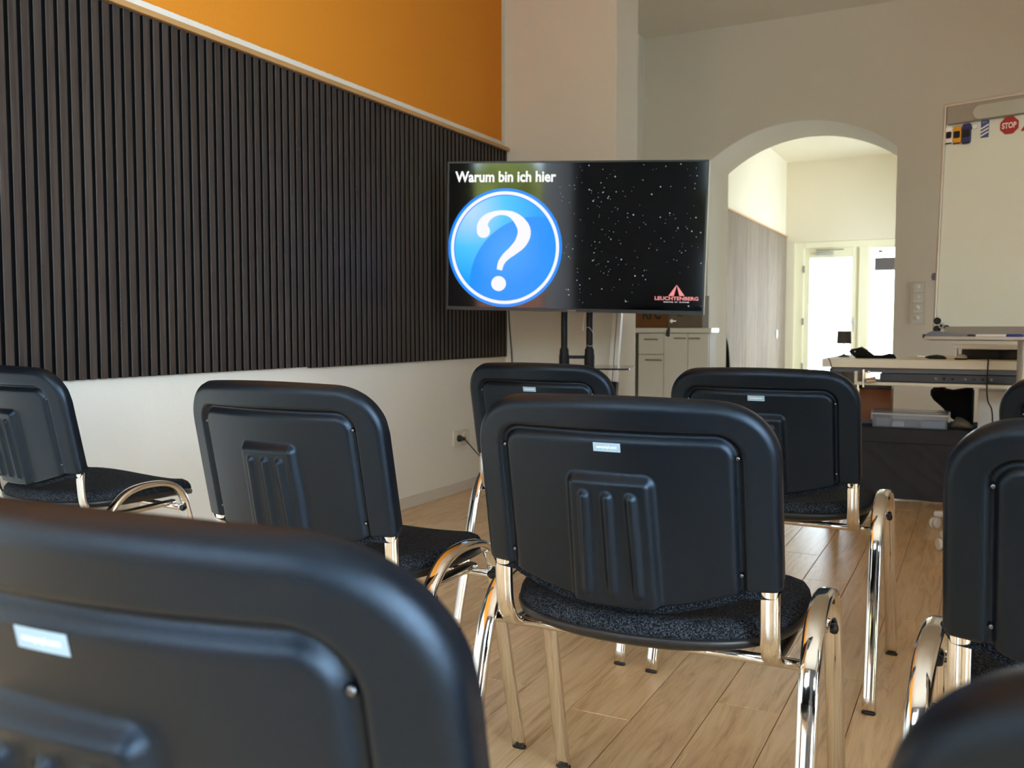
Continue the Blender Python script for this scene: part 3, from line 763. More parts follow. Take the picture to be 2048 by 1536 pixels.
obj('mount_plate', B(-0.20, 0.20, -0.052, -0.018, 1.20, 1.42), 'black', st)
obj('shelf', PR(rrect(-0.27, 0.275, -0.33, 0.06, 0.03), 0.712, 0.720, 'xy'), 'shelfglass', st)
obj('shelf_bracket', B(-0.09, 0.09, -0.20, 0.0, 0.690, 0.712), 'black', st)
# things hanging at the television
p0 = TVM @ Vector((*[tvp(1338, 630)[0]], 0.02, -H2))
tg = thing('hanging_key_tag', 'black tag on a thin string hanging below the television edge', 'tag', p0)
obj('string', T(smooth_path([(0, 0, 0), (0.004, 0, -0.018), (-0.003, 0, -0.04), (-0.006, 0, -0.062)], 5), 0.0012, n=6), 'cardboard', tg, smooth=True)
obj('tag_body', PR([(-0.004, -0.060), (0.003, -0.060), (0.005, -0.075), (0.004, -0.104), (-0.004, -0.108), (-0.016, -0.102), (-0.013, -0.080)], -0.004, 0.004), 'black', tg, bevel=0.002)
obj('bead', LA([(0.002, -0.009), (0.007, -0.006), (0.009, 0), (0.007, 0.006), (0.002, 0.009)], n=12, c=(0.012, 0, -0.033)), 'whiteplastic', tg, smooth=True)
obj('tape_end', B(0.020, 0.034, -0.001, 0.001, -0.036, -0.030), 'whiteplastic', tg, rot=(0, 0, 0))
p0 = TVM @ Vector((0.02, 0.05, -H2))
wire = [on_y(1170, 622, 4.075), on_y(1166, 660, 4.065), on_y(1176, 654, 4.065), on_y(1184, 662, 4.065), on_y(1191, 680, 4.065), on_y(1183, 692, 4.075), on_y(1172, 690, 4.075)]
tag(obj('white_wire', T(smooth_path(wire, 6), 0.0009, n=6), 'whiteplastic', smooth=True), 'thin white wire curling beside the television stand post', 'wire')
cb = [on_y(1017, 600, 4.82), on_y(1018, 640, 4.82), on_y(1021, 680, 4.82), on_y(1024, 725, 4.82), Vector((0.08, 4.80, 0.40)), Vector((0.12, 4.78, 0.07)), Vector((0.20, 4.66, 0.008))]
tag(obj('power_cable', T(smooth_path(cb, 6), 0.0035, n=8), 'cable', smooth=True), 'thin black cable hanging down the pillar from the television', 'cable')

# sockets on the side wall
def socket(label, y, z, n):
    s = thing('wall_socket', label, 'socket', (0, y, z))
    obj('plate', PR(rrect(-0.0, 0.081*n-0.0+0.004, -0.0425, 0.0425, 0.006), 0.0, 0.010, 'yz'), 'cream', s, bevel=0.002)
    for k in range(n):
        r = obj('socket_well', LA([(0.020, 0.0105), (0.026, 0.0105), (0.028, 0.013), (0.030, 0.010)], n=20, c=(0, 0.0425+0.081*k*0.97, 0), axis='x'), 'cream', s, smooth=True)
        for q in (-1, 1): obj('contact', LA([(0.0026, 0.0104), (0.0026, 0.0108)], n=8, c=(0, 0.0425+0.081*k*0.97+q*0.0095, 0), axis='x'), 'ink', r)
    return s
socket('cream double wall socket with a black plug in it', 4.225, 0.300, 2)
socket('cream single wall socket seen under the chair by the wall', 2.06, 0.270, 1)
pl = thing('power_plug', 'black plug and cord in the double wall socket', 'plug', (0.011, 4.272, 0.300))
obj('plug_body', LA([(0.018, 0.0), (0.018, 0.012), (0.012, 0.022), (0.008, 0.042), (0.004, 0.044)], n=16, axis='x'), 'black', pl, smooth=True)
obj('cord', T(smooth_path([(0.04, 0, 0), (0.05, 0.01, -0.02), (0.07, 0.10, -0.10), (0.10, 0.26, -0.235), (0.18, 0.36, -0.288), (0.40, 0.20, -0.296)], 6), 0.0033, n=8), 'cable', pl, smooth=True)

# ================================================================ LEANING RAIL, CABINET, BOX
ra = thing('leaning_rail', 'white slotted rail leaning against the pillar behind the television', 'rail', (0.70, 4.62, 0), 0)
ra.rotation_euler = (math.radians(-7.5), math.radians(1.2), 0)
obj('rail_body', B(0, 0.022, 0, 0.03, 0.0, 1.45), 'white', ra, bevel=0.002)
obj('slot', B(0.022, 0.028, 0.004, 0.026, 0.0, 1.45), 'clamp', ra)
obj('rail_edge', B(0.028, 0.050, 0, 0.03, 0.0, 1.45), 'white', ra, bevel=0.002)
obj('end_clip', B(0.012, 0.055, -0.006, 0.034, 0.52, 0.615), 'black', ra, bevel=0.003)
cab = thing('sideboard', 'shallow white sideboard with drawer and doors beside the arch', 'cabinet', (0, 0, 0))
YS = 7.13
obj('body', B(0.044, 0.632, YS, YB-0.016, 0.06, 0.866), 'carcass', cab, bevel=0.002)
obj('plinth', B(0.06, 0.62, YS+0.02, YB-0.02, 0.0, 0.06), 'clamp', cab)
obj('countertop', B(0.004, 0.655, YS-0.040, YB-0.002, 0.866, 0.904), 'white', cab, bevel=0.003)
def front(name, x0, x1, z0, z1, hx0, hx1, hz):
    d = obj(name, B(x0+0.002, x1-0.002, YS-0.019, YS, z0+0.002, z1-0.002), 'white', cab, bevel=0.002)
    obj('handle', B(hx0, hx1, YS-0.040, YS-0.030, hz-0.005, hz+0.005), 'gold', d, bevel=0.002)
    for hx in (hx0+0.01, hx1-0.01): obj('handle_stud', B(hx-0.004, hx+0.004, YS-0.030, YS-0.019, hz-0.004, hz+0.004), 'gold', d)
front('drawer', 0.046, 0.262, 0.690, 0.862, 0.10, 0.215, 0.812)
front('door', 0.046, 0.262, 0.062, 0.688, 0.11, 0.25, 0.645)
front('door', 0.262, 0.461, 0.062, 0.862, 0.350, 0.450, 0.822)
front('door', 0.461, 0.630, 0.062, 0.862, 0.470, 0.562, 0.822)
bx = thing('cardboard_box', 'brown cardboard box with black lettering on the sideboard', 'box', (0.005, YS-0.02, 0.904))
obj('carton', B(0, 0.282, 0, 0.20, 0, 0.27), 'cardboard', bx, bevel=0.003)
obj('print', text_mesh('KFC', 0.13, 'print', offset=0.003, fit=(0.155, 0.11)), 'ink', bx, loc=(0.155, -0.0012, 0.125))
obj('tape', B(-0.001, 0.283, 0.075, 0.125, 0.27, 0.2708), 'greycloth', bx)
bx2 = thing('grey_carton', 'dull grey brown carton next to the lettered box on the sideboard', 'box', (0.290, YS-0.01, 0.904))
obj('carton', B(0, 0.285, 0, 0.19, 0, 0.25), 'greycloth', bx2, bevel=0.003); obj('lid_flap', B(-0.002, 0.287, -0.002, 0.192, 0.25, 0.258), 'cardboard', bx2)

# ================================================================ WALL SWITCH, HALL
sw = thing('switch_panel', 'tall cream panel of switches and sockets beside the arch', 'switch', (2.071, YB, 0.926))
obj('plate', PR(rrect(0, 0.103, 0, 0.319, 0.008), -0.009, 0, 'xz'), 'cream', sw, bevel=0.002)
for k in range(4):
    zz = 0.045+0.076*k
    m_ = obj('insert', PR(rrect(0.018, 0.085, zz-0.031, zz+0.031, 0.004), -0.0115, -0.009), 'whiteplastic', sw, bevel=0.0015)
    obj('knob', LA([(0.014, 0), (0.014, -0.008), (0.010, -0.014), (0.003, -0.016)], n=14, c=(0.05, -0.0115, zz+0.008), axis='y'), 'white', m_, smooth=True)
    if k: obj('rocker_lip', B(0.022, 0.081, -0.019, -0.0115, zz-0.030, zz-0.022), 'white', m_, bevel=0.002)
cl = thing('wall_cladding', 'grey wood plank cladding on the hall wall through the arch', 'cladding', (0, YB2, 0))
n_pl = 9; wp = (YF-0.02-YB2)/n_pl
for k in range(n_pl): obj('plank', B(0, 0.022, k*wp+0.003, (k+1)*wp-0.003, 0.0, 2.21), 'greyplank', cl, bevel=0.002)
hd = on_x(1553, 668, 0.03)
h_ = thing('cladding_handle', 'small white oval pull on the grey hall cladding', 'handle', (0.022, hd.y, hd.z))
obj('grip', LA([(0.010, 0.0), (0.03, 0.004), (0.034, 0.012), (0.026, 0.02), (0.008, 0.024)], n=16, axis='x'), 'white', h_, smooth=True); h_.scale = (1, 0.8, 1.9)
# coat hanging at the back face of the arch
ct = thing('dark_coat', 'black coat hanging on a hook just inside the arch', 'coat', (0.36, 8.10, 0))
bm = bmesh.new(); rings = []
for z, rx1, ry1, ox in ((0.35, 0.17, 0.10, 0.0), (0.45, 0.18, 0.105, 0.0), (0.65, 0.175, 0.10, -0.005), (0.80, 0.155, 0.095, -0.015), (0.92, 0.115, 0.085, -0.04), (1.02, 0.07, 0.06, -0.075), (1.08, 0.035, 0.035, -0.09), (1.11, 0.012, 0.012, -0.10)):
    ring = []
    for k in range(28):
        q = 2*PI*k/28; w = 1+0.07*math.sin(5*q+z*3)
        ring.append(bm.verts.new((ox+rx1*w*math.cos(q), ry1*w*math.sin(q), z)))
    rings.append(ring)
for i in range(len(rings)-1):
    for k in range(28): bm.faces.new((rings[i][k], rings[i][(k+1) % 28], rings[i+1][(k+1) % 28], rings[i+1][k]))
bm.faces.new(rings[0]); bm.faces.new(rings[-1])
obj('coat_body', bm, 'bagcloth', ct, smooth=True, angle=180)
obj('sleeve', T(smooth_path([(0.10, -0.03, 0.90), (0.155, -0.05, 0.75), (0.175, -0.06, 0.55), (0.18, -0.06, 0.40)], 5), 0.04, n=10), 'bagcloth', ct, smooth=True)
obj('hanger_stand', T([(-0.10, 0, 0.02), (-0.10, 0, 1.16)], 0.012, n=10), 'darkgrey', ct, smooth=True)
obj('stand_foot', LA([(0.15, 0.0), (0.15, 0.015), (0.02, 0.03)], n=24, c=(-0.10, 0, 0)), 'darkgrey', ct, smooth=True)
# entrance: framed door and side light
YD = YF+0.10
dr = struct('door_1', None or (lambda b_: (box(b_, 0.13, 0.255, YD-0.06, YD+0.06, 0, 2.135), box(b_, 0.255, 1.95, YD-0.06, YD+0.06, 2.045, 2.135), box(b_, 1.0, 1.125, YD-0.06, YD+0.06, 0, 2.045), b_)[-1])(bmesh.new()), 'doorcream', 'cream glazed entrance door with its frame at the end of the hall', bevel=0.006)
bm = bmesh.new()
for a in ((0.2555, 0.335, 0.003, 2.0445), (0.905, 0.9995, 0.003, 2.0445), (0.335, 0.905, 0.003, 0.22), (0.335, 0.905, 1.905, 2.0445)): box(bm, a[0], a[1], YD-0.035, YD+0.02, a[2], a[3])
lf = obj('door_leaf', bm, 'doorcream', dr, bevel=0.004)
obj('pane', B(0.335, 0.905, YD-0.010, YD-0.004, 0.22, 1.905), 'pane', lf)
obj('handle', B(0.935, 0.955, YD-0.085, YD-0.065, 0.86, 1.06), 'steel', lf, bevel=0.004)
obj('handle_rose', LA([(0.022, 0), (0.022, -0.03), (0.012, -0.034)], n=16, c=(0.945, YD-0.035, 0.99), axis='y'), 'steel', lf, smooth=True)
obj('door_closer', B(0.42, 0.66, YD-0.09, YD-0.035, 1.945, 1.985), 'clamplight', lf, bevel=0.006)
obj('closer_arm', B(0.42, 0.80, YD-0.10, YD-0.085, 2.005, 2.022), 'clamp', dr, bevel=0.003)
for zz in (1.75, 1.0, 0.35): obj('hinge', LA([(0.010, -0.05), (0.012, -0.045), (0.012, 0.045), (0.010, 0.05)], n=10, c=(0.258, YD-0.062, zz)), 'clamp', dr, smooth=True)
bm = bmesh.new()
for a in ((1.125, 1.15, 0.0, 2.045), (1.90, 1.95, 0.0, 2.045), (1.15, 1.90, 0.0, 0.16), (1.15, 1.90, 2.02, 2.045)): box(bm, a[0], a[1], YD-0.04, YD+0.03, a[2], a[3])
sl = struct('window_5', bm, 'doorcream', 'tall side light with lettering beside the entrance door', bevel=0.004)
obj('pane', B(1.15, 1.90, YD-0.010, YD-0.004, 0.16, 2.02), 'pane', sl)
a, b = on_y(1742, 651, YD-0.012), on_y(1775, 668, YD-0.012)
obj('window_lettering', text_mesh('AG', 0.12, 'window_lettering', mirror=True, fit=(b.x-a.x, a.z-b.z)), 'lettergrey', sl, loc=((a.x+b.x)/2, YD-0.012, (a.z+b.z)/2))
hs = thing('hanging_sign', 'dark grey sign plate hung inside the bright side light', 'sign', (1.205, YD-0.045, 1.705))
obj('sign_plate', B(0, 0.42, -0.008, 0, 0, 0.178), 'signgrey', hs, bevel=0.003)
for xx in (0.06, 0.36): obj('sign_cord', T([(xx, -0.004, 0.178), (xx, -0.004, 0.30)], 0.002, n=6), 'cable', hs)
ns = thing('opening_notice', 'small pale notice stuck at the top of the side light', 'notice', (1.245, YD-0.011, 1.955))
obj('notice_sheet', B(0, 0.06, -0.001, 0, 0, 0.035), 'lettergrey', ns)
# outside
def ground(name, x0, x1, y0, y1, label): return struct(name, B(x0, x1, y0, y1, -0.25, -0.12), 'paving', label)
ground('ground_street', -6, 12, YF+0.3, YF+18, 'pale paving outside the entrance')
ground('ground_garden', -8, 14, YR-14, YR-0.42, 'pale paving outside the rear windows')
gw = tag(obj('house_across', B(-6, 0.55, YF+9, YF+12, -0.12, 2.9), 'facade', bevel=0.02), 'pale building across the street behind the entrance glass', 'building')
gw = tag(obj('garden_wall', B(-3, 6, YR-7.4, YR-7.0, -0.12, 2.25), 'terracotta', bevel=0.02), 'terracotta garden wall mirrored faintly in the television', 'wall')
for i in range(14):
    bm = bmesh.new(); bmesh.ops.create_icosphere(bm, subdivisions=4, radius=1.0)
    for v in bm.verts:
        d = v.co.normalized(); v.co = d*(0.75+0.12*math.sin(7*d.x+i)*math.cos(6*d.z)+0.10*math.sin(11*d.y+5*d.z+i))
    rowi, k = divmod(i, 7)
    tag(obj('garden_shrub', bm, 'hedge', smooth=True, angle=180, loc=(-2.6+1.98*k+0.99*rowi, YR-8.6-2.0*rowi, 2.2+0.4*rowi+0.15*math.sin(i*2.3)), scale=(1, 1, 1.2+0.3*rowi)),
        ['first', 'second', 'third', 'fourth', 'fifth', 'sixth', 'seventh'][k]+[' yellow green shrub along the terracotta garden wall outside', ' taller shrub in the back row of the garden outside'][rowi], 'shrub', 'shrubs behind the garden wall')
# sheer curtain in front of one edge of the rear window
bm = bmesh.new(); n = 36; g0, g1 = [], []
for i in range(n+1):
    x_ = 1.58+0.36*i/n; y_ = YR+0.06+0.018*math.sin(i*1.5)
    g0.append(bm.verts.new((x_, y_, 0.06))); g1.append(bm.verts.new((x_, y_, 3.05)))
for i in range(n): bm.faces.new((g0[i], g0[i+1], g1[i+1], g1[i]))
co = thing('sheer_curtain', 'white sheer curtain at one side of the rear window', 'curtain', (0, 0, 0))
obj('cloth', bm, 'curtain', co, smooth=True, angle=180)
obj('rail', T([(0.6, YR+0.06, 3.06), (2.05, YR+0.06, 3.06)], 0.012, n=10), 'white', co, smooth=True)

# ================================================================ FLIPCHART
FA = math.radians(-17)
FB = Vector((2.349, 4.352, 0)) + Vector((math.cos(FA), math.sin(FA), 0))*0.352
fc = thing('flipchart', 'white mobile flipchart board on an aluminium post with castors', 'flipchart', FB, FA)
TB = math.radians(-3.6)
FM = Matrix.Translation(FB) @ Matrix.Rotation(FA, 4, 'Z') @ Matrix.Translation((0, 0, 0.868)) @ Matrix.Rotation(TB, 4, 'X')
FL = Matrix.Translation((0, 0, 0.868)) @ Matrix.Rotation(TB, 4, 'X')
FMI = FM.inverted(); FN = FM.to_3x3() @ Vector((0, 1, 0))
def fbp(x, y):
    p = FMI @ hit(x, y, FM.translation, FN); return p.x, p.z
def fpart(name, bm, mat, parent=fc, **k):
    o = obj(name, bm, mat, parent, **k)
    o.matrix_local = FL if parent is fc else Matrix.Identity(4)
    return o
board = fpart('board', B(-0.345, 0.345, 0.0, 0.018, 0.0, 0.985), 'board')
for a in ((-0.352, -0.338, -0.004, 0.99), (0.338, 0.352, -0.004, 0.99)):
    fpart('frame_rail', B(a[0], a[1], -0.006, 0.022, a[2], a[3]), 'alu', bevel=0.005, seg=3)
fpart('frame_rail', B(-0.352, 0.352, -0.006, 0.022, 0.985, 1.000), 'alu', bevel=0.005, seg=3)
fpart('frame_rail', B(-0.352, 0.352, -0.006, 0.022, -0.012, 0.002), 'alu', bevel=0.004)
fpart('clamp_bar', B(-0.332, 0.332, -0.022, -0.001, 0.905, 0.984), 'clamp', bevel=0.005)
fpart('clamp_grip', PR(rrect(-0.225, 0.225, 0.907, 0.967, 0.03), -0.029, -0.021), 'clamplight', bevel=0.004)
fpart('tray_back', B(-0.30, 0.33, -0.012, -0.001, -0.004, 0.040), 'clamp', bevel=0.003)
bm = bmesh.new(); box(bm, -0.358, 0.358, -0.075, 0.0, -0.020, -0.012); box(bm, -0.358, 0.358, -0.078, -0.070, -0.020, -0.006)
fpart('pen_tray', bm, 'alu', bevel=0.002)
obj('post', T([(0, 0.050, 0.075), (0, 0.050, 0.90)], 0.029, n=24), 'alu', fc, smooth=True)
obj('post_sleeve', T([(0, 0.050, 0.075), (0, 0.050, 0.52)], 0.034, n=24), 'alu', fc, smooth=True)
obj('hub', LA([(0.05, 0.055), (0.055, 0.065), (0.055, 0.10), (0.036, 0.12)], n=24, c=(0, 0.05, 0)), 'whiteplastic', fc, smooth=True)
cpos = on_z(1870, 1056, 0.0); cl_ = (Matrix.Rotation(-FA, 3, 'Z') @ (cpos-FB))-Vector((0, 0.05, 0)); a0 = math.atan2(cl_.y, cl_.x); RB = min(max(cl_.length, 0.30), 0.42)
for k in range(5):
    q = a0+2*PI*k/5; c, s = math.cos(q), math.sin(q)
    lg = obj('base_leg', T([(0.03*c, 0.05+0.03*s, 0.085), (0.20*c, 0.05+0.20*s, 0.080), (RB*c, 0.05+RB*s, 0.066)], [0.02, 0.017, 0.013], r2=None, n=12, ref=(0, 0, 1)), 'whiteplastic', fc, smooth=True)
    for sg in (-1, 1):
        oc = obj('castor', LA([(0.006, -0.006), (0.022, -0.006), (0.0245, -0.002), (0.0245, 0.003), (0.021, 0.006), (0.006, 0.006)], n=18, axis='x'), 'whiteplastic', lg, smooth=True)
        oc.location = (RB*c+sg*0.010*math.sin(q*1.7), 0.05+RB*s+sg*0.010*math.cos(q*1.7), 0.0245); oc.rotation_euler = (0, 0, PI/2-q*1.7)
kx, kz = fbp(1860, 553)
fpart('height_knob', LA([(0.006, 0.0), (0.016, -0.004), (0.016, -0.014), (0.008, -0.018)], n=16, c=(-0.352, 0.008, kz), axis='x'), 'greyplastic', smooth=True)
# magnets and pens on the board
def on_board(name, label, cat, px_, py_, group=None, d=-0.001):
    t = thing(name, label, cat, (0, 0, 0), 0, group); u, w = fbp(px_, py_)
    t.matrix_world = FM @ Matrix.Translation((u, d, w)); return t
def bsize(x0, y0, x1, y1):
    a, b = fbp(x0, y0), fbp(x1, y1); return abs(a[0]-b[0])/2, abs(a[1]-b[1])/2
def car(label, px_, py_, w, h, mat, win):
    t = on_board('car_magnet', label, 'magnet', px_, py_, 'toy car magnets')
    obj('car_body', PR(rrect(-w, w, -h, h, w*0.55, 6), -0.010, 0), mat, t, bevel=0.003, seg=3)
    obj('car_roof', PR(rrect(-w*0.74, w*0.74, -h*0.36, h*0.42, w*0.35, 5), -0.015, -0.010), win, t, bevel=0.002)
    obj('bumper', B(-w*0.8, w*0.8, -0.011, -0.004, -h*0.99, -h*0.86), 'ink', t)
    for sx in (-1, 1): obj('wheel', B(sx*w-0.002, sx*w+0.002, -0.006, 0, h*0.4, h*0.62), 'ink', t)
car('white toy car magnet, outermost of three on the flipchart', 1899.5, 272, *bsize(1893, 256, 1906, 288), 'signwhite', 'ink')
car('yellow toy car magnet in the middle of three on the flipchart', 1915.5, 271, *bsize(1908, 255, 1923, 288), 'yellow', 'ink')
car('dark blue toy car magnet beside the yellow one', 1934, 268, *bsize(1926, 249, 1942, 287), 'blue', 'ink')
t = on_board('round_magnet', 'small white round magnet at the top of the flipchart', 'magnet', 1951, 254)
obj('disc', LA([(0.0105, 0), (0.0105, -0.005), (0.009, -0.007), (0.005, -0.0065)], n=20, axis='y'), 'signwhite', t, smooth=True)
t = on_board('striped_sign_magnet', 'blue and white diagonally striped sign magnet on the flipchart', 'magnet', 1970, 258)
w, h = bsize(1963, 242, 1977, 274)
obj('plate', B(-w, w, -0.003, 0, -h, h), 'signblue', t)
for k in range(3):
    z0 = -h+h*0.10+k*h*0.42
    obj('stripe', PR([(-w, z0), (-w, z0+h*0.18), (w, z0+h*0.62), (w, z0+h*0.44)], -0.0036, -0.003), 'signwhite', t)
obj('print', text_mesh('P', 0.01, 'print', fit=(w*1.0, h*0.18)), 'clamplight', t, loc=(0, -0.0034, h*0.78))
t = on_board('stop_sign_magnet', 'red octagonal STOP sign magnet on the flipchart', 'magnet', 2019, 251)
w, h = bsize(2003, 235, 2035, 267); r_ = (w+h)/2*1.08
obj('plate', PR([(r_*math.cos(PI/8+k*PI/4), r_*math.sin(PI/8+k*PI/4)) for k in range(8)], -0.003, 0), 'red', t)
obj('print', text_mesh('STOP', 0.02, 'print', offset=0.0006, fit=(r_*1.45, r_*0.66)), 'signwhite', t, loc=(0, -0.0034, 0))
t = on_board('triangle_sign_magnet', 'red edged triangular sign magnet cut by the picture edge', 'magnet', 2062, 250)
r_ *= 0.95
obj('plate', PR([(-r_, -r_*0.55), (r_, -r_*0.55), (0, r_*1.15)], -0.003, 0), 'red', t)
obj('field', PR([(-r_*0.6, -r_*0.33), (r_*0.6, -r_*0.33), (0, r_*0.70)], -0.0036, -0.003), 'signwhite', t)
for lab, px_, py_, r_, m_ in (('upper black round magnet in the lower corner of the flipchart', 1875, 642, 0.0150, 'black'), ('lower black round magnet half behind the tray of the flipchart', 1874.5, 658, 0.0150, 'black'), ('silver ringed round magnet between the black ones', 1884, 652, 0.0125, 'steel'), ('dark glossy round magnet by the silver ringed one', 1894, 655, 0.0105, 'shelfglass')):
    t = on_board('round_magnet', lab, 'magnet', px_, py_)
    obj('disc', LA([(r_, 0), (r_, -0.006), (r_*0.85, -0.009), (r_*0.5, -0.009)], n=20, axis='y'), m_, t, smooth=True)
    if m_ == 'steel': obj('cap', LA([(r_*0.5, -0.009), (r_*0.5, -0.0105)], n=16, axis='y'), 'ink', t)
def on_tray(name, label, cat, px_, z=-0.012, d=-0.040):
    t = thing(name, label, cat); u, _ = fbp(px_, 690)
    t.matrix_world = FM @ Matrix.Translation((u, d, z)); return t
t = on_tray('board_eraser', 'grey curved board eraser lying on the flipchart tray', 'eraser', 1905)
prof = [(-0.095, 0), (0.078, 0), (0.078, 0.018), (0.03, 0.018), (-0.005, 0.021), (-0.04, 0.030), (-0.065, 0.030), (-0.085, 0.022), (-0.095, 0.012)]
obj('grip', PR(prof, -0.022, 0.022), 'greyplastic', t, bevel=0.004)
obj('felt_pad', B(-0.105, -0.095, -0.02, 0.02, 0.0, 0.016), 'darkgrey', t)
obj('end_cap', B(0.078, 0.096, -0.021, 0.021, 0, 0.017), 'darkgrey', t, bevel=0.003)
t = on_tray('board_marker', 'white marker pen with a blue cap on the flipchart tray', 'marker', 1998, z=-0.003, d=-0.045)
obj('barrel', LA([(0.008, -0.075), (0.009, -0.07), (0.009, 0.05), (0.008, 0.052)], n=14, axis='x'), 'signwhite', t, smooth=True)
obj('cap', LA([(0.0095, 0.04), (0.0098, 0.05), (0.0095, 0.095), (0.006, 0.10)], n=14, axis='x'), 'markerblue', t, smooth=True)

# ================================================================ DESK AND THINGS AROUND IT
dk = thing('desk', 'pale desk with a grey frame and cable shelf behind the flipchart', 'desk', (0, 0, 0))
DX1 = 3.35
obj('desk_top', B(1.832, DX1, 4.765, 5.545, 0.708, 0.750), 'deskwhite', dk, bevel=0.003)
obj('front_beam', B(1.87, DX1-0.04, 4.80, 4.83, 0.684, 0.708), 'midgrey', dk)
obj('rear_beam', B(1.87, DX1-0.04, 5.46, 5.50, 0.66, 0.708), 'midgrey', dk)
for xx in (1.860, DX1-0.105):
    for yy in (4.83, 5.44): obj('leg', B(xx, xx+0.06, yy, yy+0.05, 0.0, 0.70), 'darkgrey', dk, bevel=0.003)
    obj('leg_rail', B(xx, xx+0.06, 4.88, 5.44, 0.60, 0.69), 'darkgrey', dk)
bm = bmesh.new(); box(bm, 1.985, 3.22, 4.772, 5.12, 0.622, 0.638); box(bm, 1.985, 2.000, 4.772, 5.12, 0.638, 0.690)
obj('cable_shelf', bm, 'deskwhite', dk, bevel=0.004)
dv = thing('rack_device', 'long flat black device with small sockets on the shelf under the desk', 'device', (2.10, 4.80, 0.638))
obj('case', B(0, 1.02, 0, 0.22, 0.003, 0.042), 'darkgrey', dv, bevel=0.002)
for k in range(7): obj('jack', LA([(0.006, 0), (0.006, -0.003), (0.003, -0.004)], n=10, c=(0.25+0.036*k+(0.02 if k > 2 else 0), 0, 0.022), axis='y'), 'gold' if k % 3 == 0 else 'black', dv)
ck = thing('chrome_clamp', 'small chrome screw clamp at the desk shelf corner', 'clamp', (2.035, 4.752, 0.0))
obj('jaw', B(-0.010, 0.0, 0, 0.02, 0.610, 0.700), 'chrome', ck, bevel=0.002)
obj('lever', T([(-0.002, 0.005, 0.648), (0.05, -0.008, 0.662)], 0.006, n=10, ref=(0, 0, 1)), 'chrome', ck, smooth=True)
obj('wing', T([(0.01, 0.0, 0.640), (0.055, -0.008, 0.647)], 0.007, n=10, ref=(0, 0, 1)), 'chrome', ck, smooth=True)
obj('screw', LA([(0.008, 0), (0.008, -0.008), (0.004, -0.012)], n=12, c=(0.02, 0.0, 0.688), axis='y'), 'chrome', ck, smooth=True)
# lamp
lp = thing('table_lamp', 'tiny table lamp with a dark drum shade on the desk', 'lamp', (1.893, 5.10, 0.750))
obj('lamp_base', LA([(0.028, 0), (0.028, 0.005), (0.012, 0.010), (0.004, 0.016)], n=20), 'darkgrey', lp, smooth=True)
obj('pole', T([(0, 0, 0.012), (0, 0, 0.085)], 0.0026, n=8), 'darkgrey', lp, smooth=True)
obj('lamp_shade', LA([(0.036, 0.070), (0.0365, 0.070), (0.034, 0.137), (0.0335, 0.137)], n=28), 'lampshade', lp, smooth=True)
def blob(name, label, cat, pts, loc, mat, part='body'):
    t = thing(name, label, cat, loc)
    bm = bmesh.new(); rings = []; n = 18
    for x_, w, h, zb in pts:
        rings.append([bm.verts.new((x_, w*math.cos(2*PI*k/n), zb+h*0.5*(1+math.sin(2*PI*k/n)))) for k in range(n)])
    for i in range(len(rings)-1):
        for k in range(n): bm.faces.new((rings[i][k], rings[i][(k+1) % n], rings[i+1][(k+1) % n], rings[i+1][k]))
    bm.faces.new(rings[0]); bm.faces.new(rings[-1])
    obj(part, bm, mat, t, smooth=True, angle=180); return t
b1 = blob('camera_pouch', 'crumpled black pouch with a strap lying on the desk', 'pouch', [(-0.105, 0.006, 0.004, 0.030), (-0.095, 0.03, 0.026, 0.020), (-0.07, 0.05, 0.050, 0.0), (-0.045, 0.055, 0.058, 0.0), (-0.015, 0.05, 0.040, 0.0), (0.015, 0.04, 0.016, 0.0), (0.05, 0.035, 0.016, 0.0), (0.085, 0.04, 0.026, 0.0), (0.105, 0.035, 0.022, 0.0), (0.118, 0.01, 0.006, 0.0)], (2.045, 4.93, 0.750), 'bagcloth')
obj('snap', LA([(0.004, 0), (0.004, -0.003), (0.002, -0.004)], n=10, c=(-0.072, -0.048, 0.034), axis='y'), 'steel', b1)
b2 = blob('multi_tool', 'small dark folded tool lying on the desk', 'tool', [(-0.05, 0.008, 0.006, 0.006), (-0.03, 0.02, 0.018, 0.0), (0.0, 0.024, 0.022, 0.0), (0.03, 0.02, 0.018, 0.0), (0.045, 0.008, 0.008, 0.0)], (2.345, 4.93, 0.750), 'blackplastic')
obj('blade', B(-0.085, -0.045, -0.002, 0.002, 0.010, 0.015), 'steel', b2)
# monitor riser with black device
rs_ = thing('monitor_riser', 'white shelf riser on the desk behind the flipchart', 'riser', (2.425, 4.95, 0.750))
obj('riser_top', B(-0.01, 0.75, -0.01, 0.26, 0.052, 0.070), 'white', rs_, bevel=0.002)
obj('riser_side', B(0.0, 0.012, 0, 0.26, 0.0, 0.052), 'white', rs_); obj('riser_side', B(0.728, 0.740, 0, 0.26, 0.0, 0.052), 'white', rs_)
bk_ = thing('black_recorder', 'flat black box pushed under the white riser', 'device', (2.455, 4.965, 0.750))
obj('case', B(0, 0.36, 0.0, 0.2, 0.002, 0.046), 'black', bk_, bevel=0.002); obj('front_panel', B(0.16, 0.36, -0.003, 0.0, 0.004, 0.044), 'shelfglass', bk_)
ms = thing('computer_mouse', 'small silver and black mouse by the white riser', 'mouse', (2.455, 4.885, 0.750))
obj('shell', LA([(0.026, 0.002), (0.028, 0.008), (0.022, 0.020), (0.010, 0.026), (0.002, 0.027)], n=20), 'steel', ms, smooth=True); ms.scale = (1, 0.75, 1)
obj('sole', LA([(0.027, 0.0), (0.029, 0.003), (0.029, 0.007)], n=20), 'ink', ms, smooth=True)
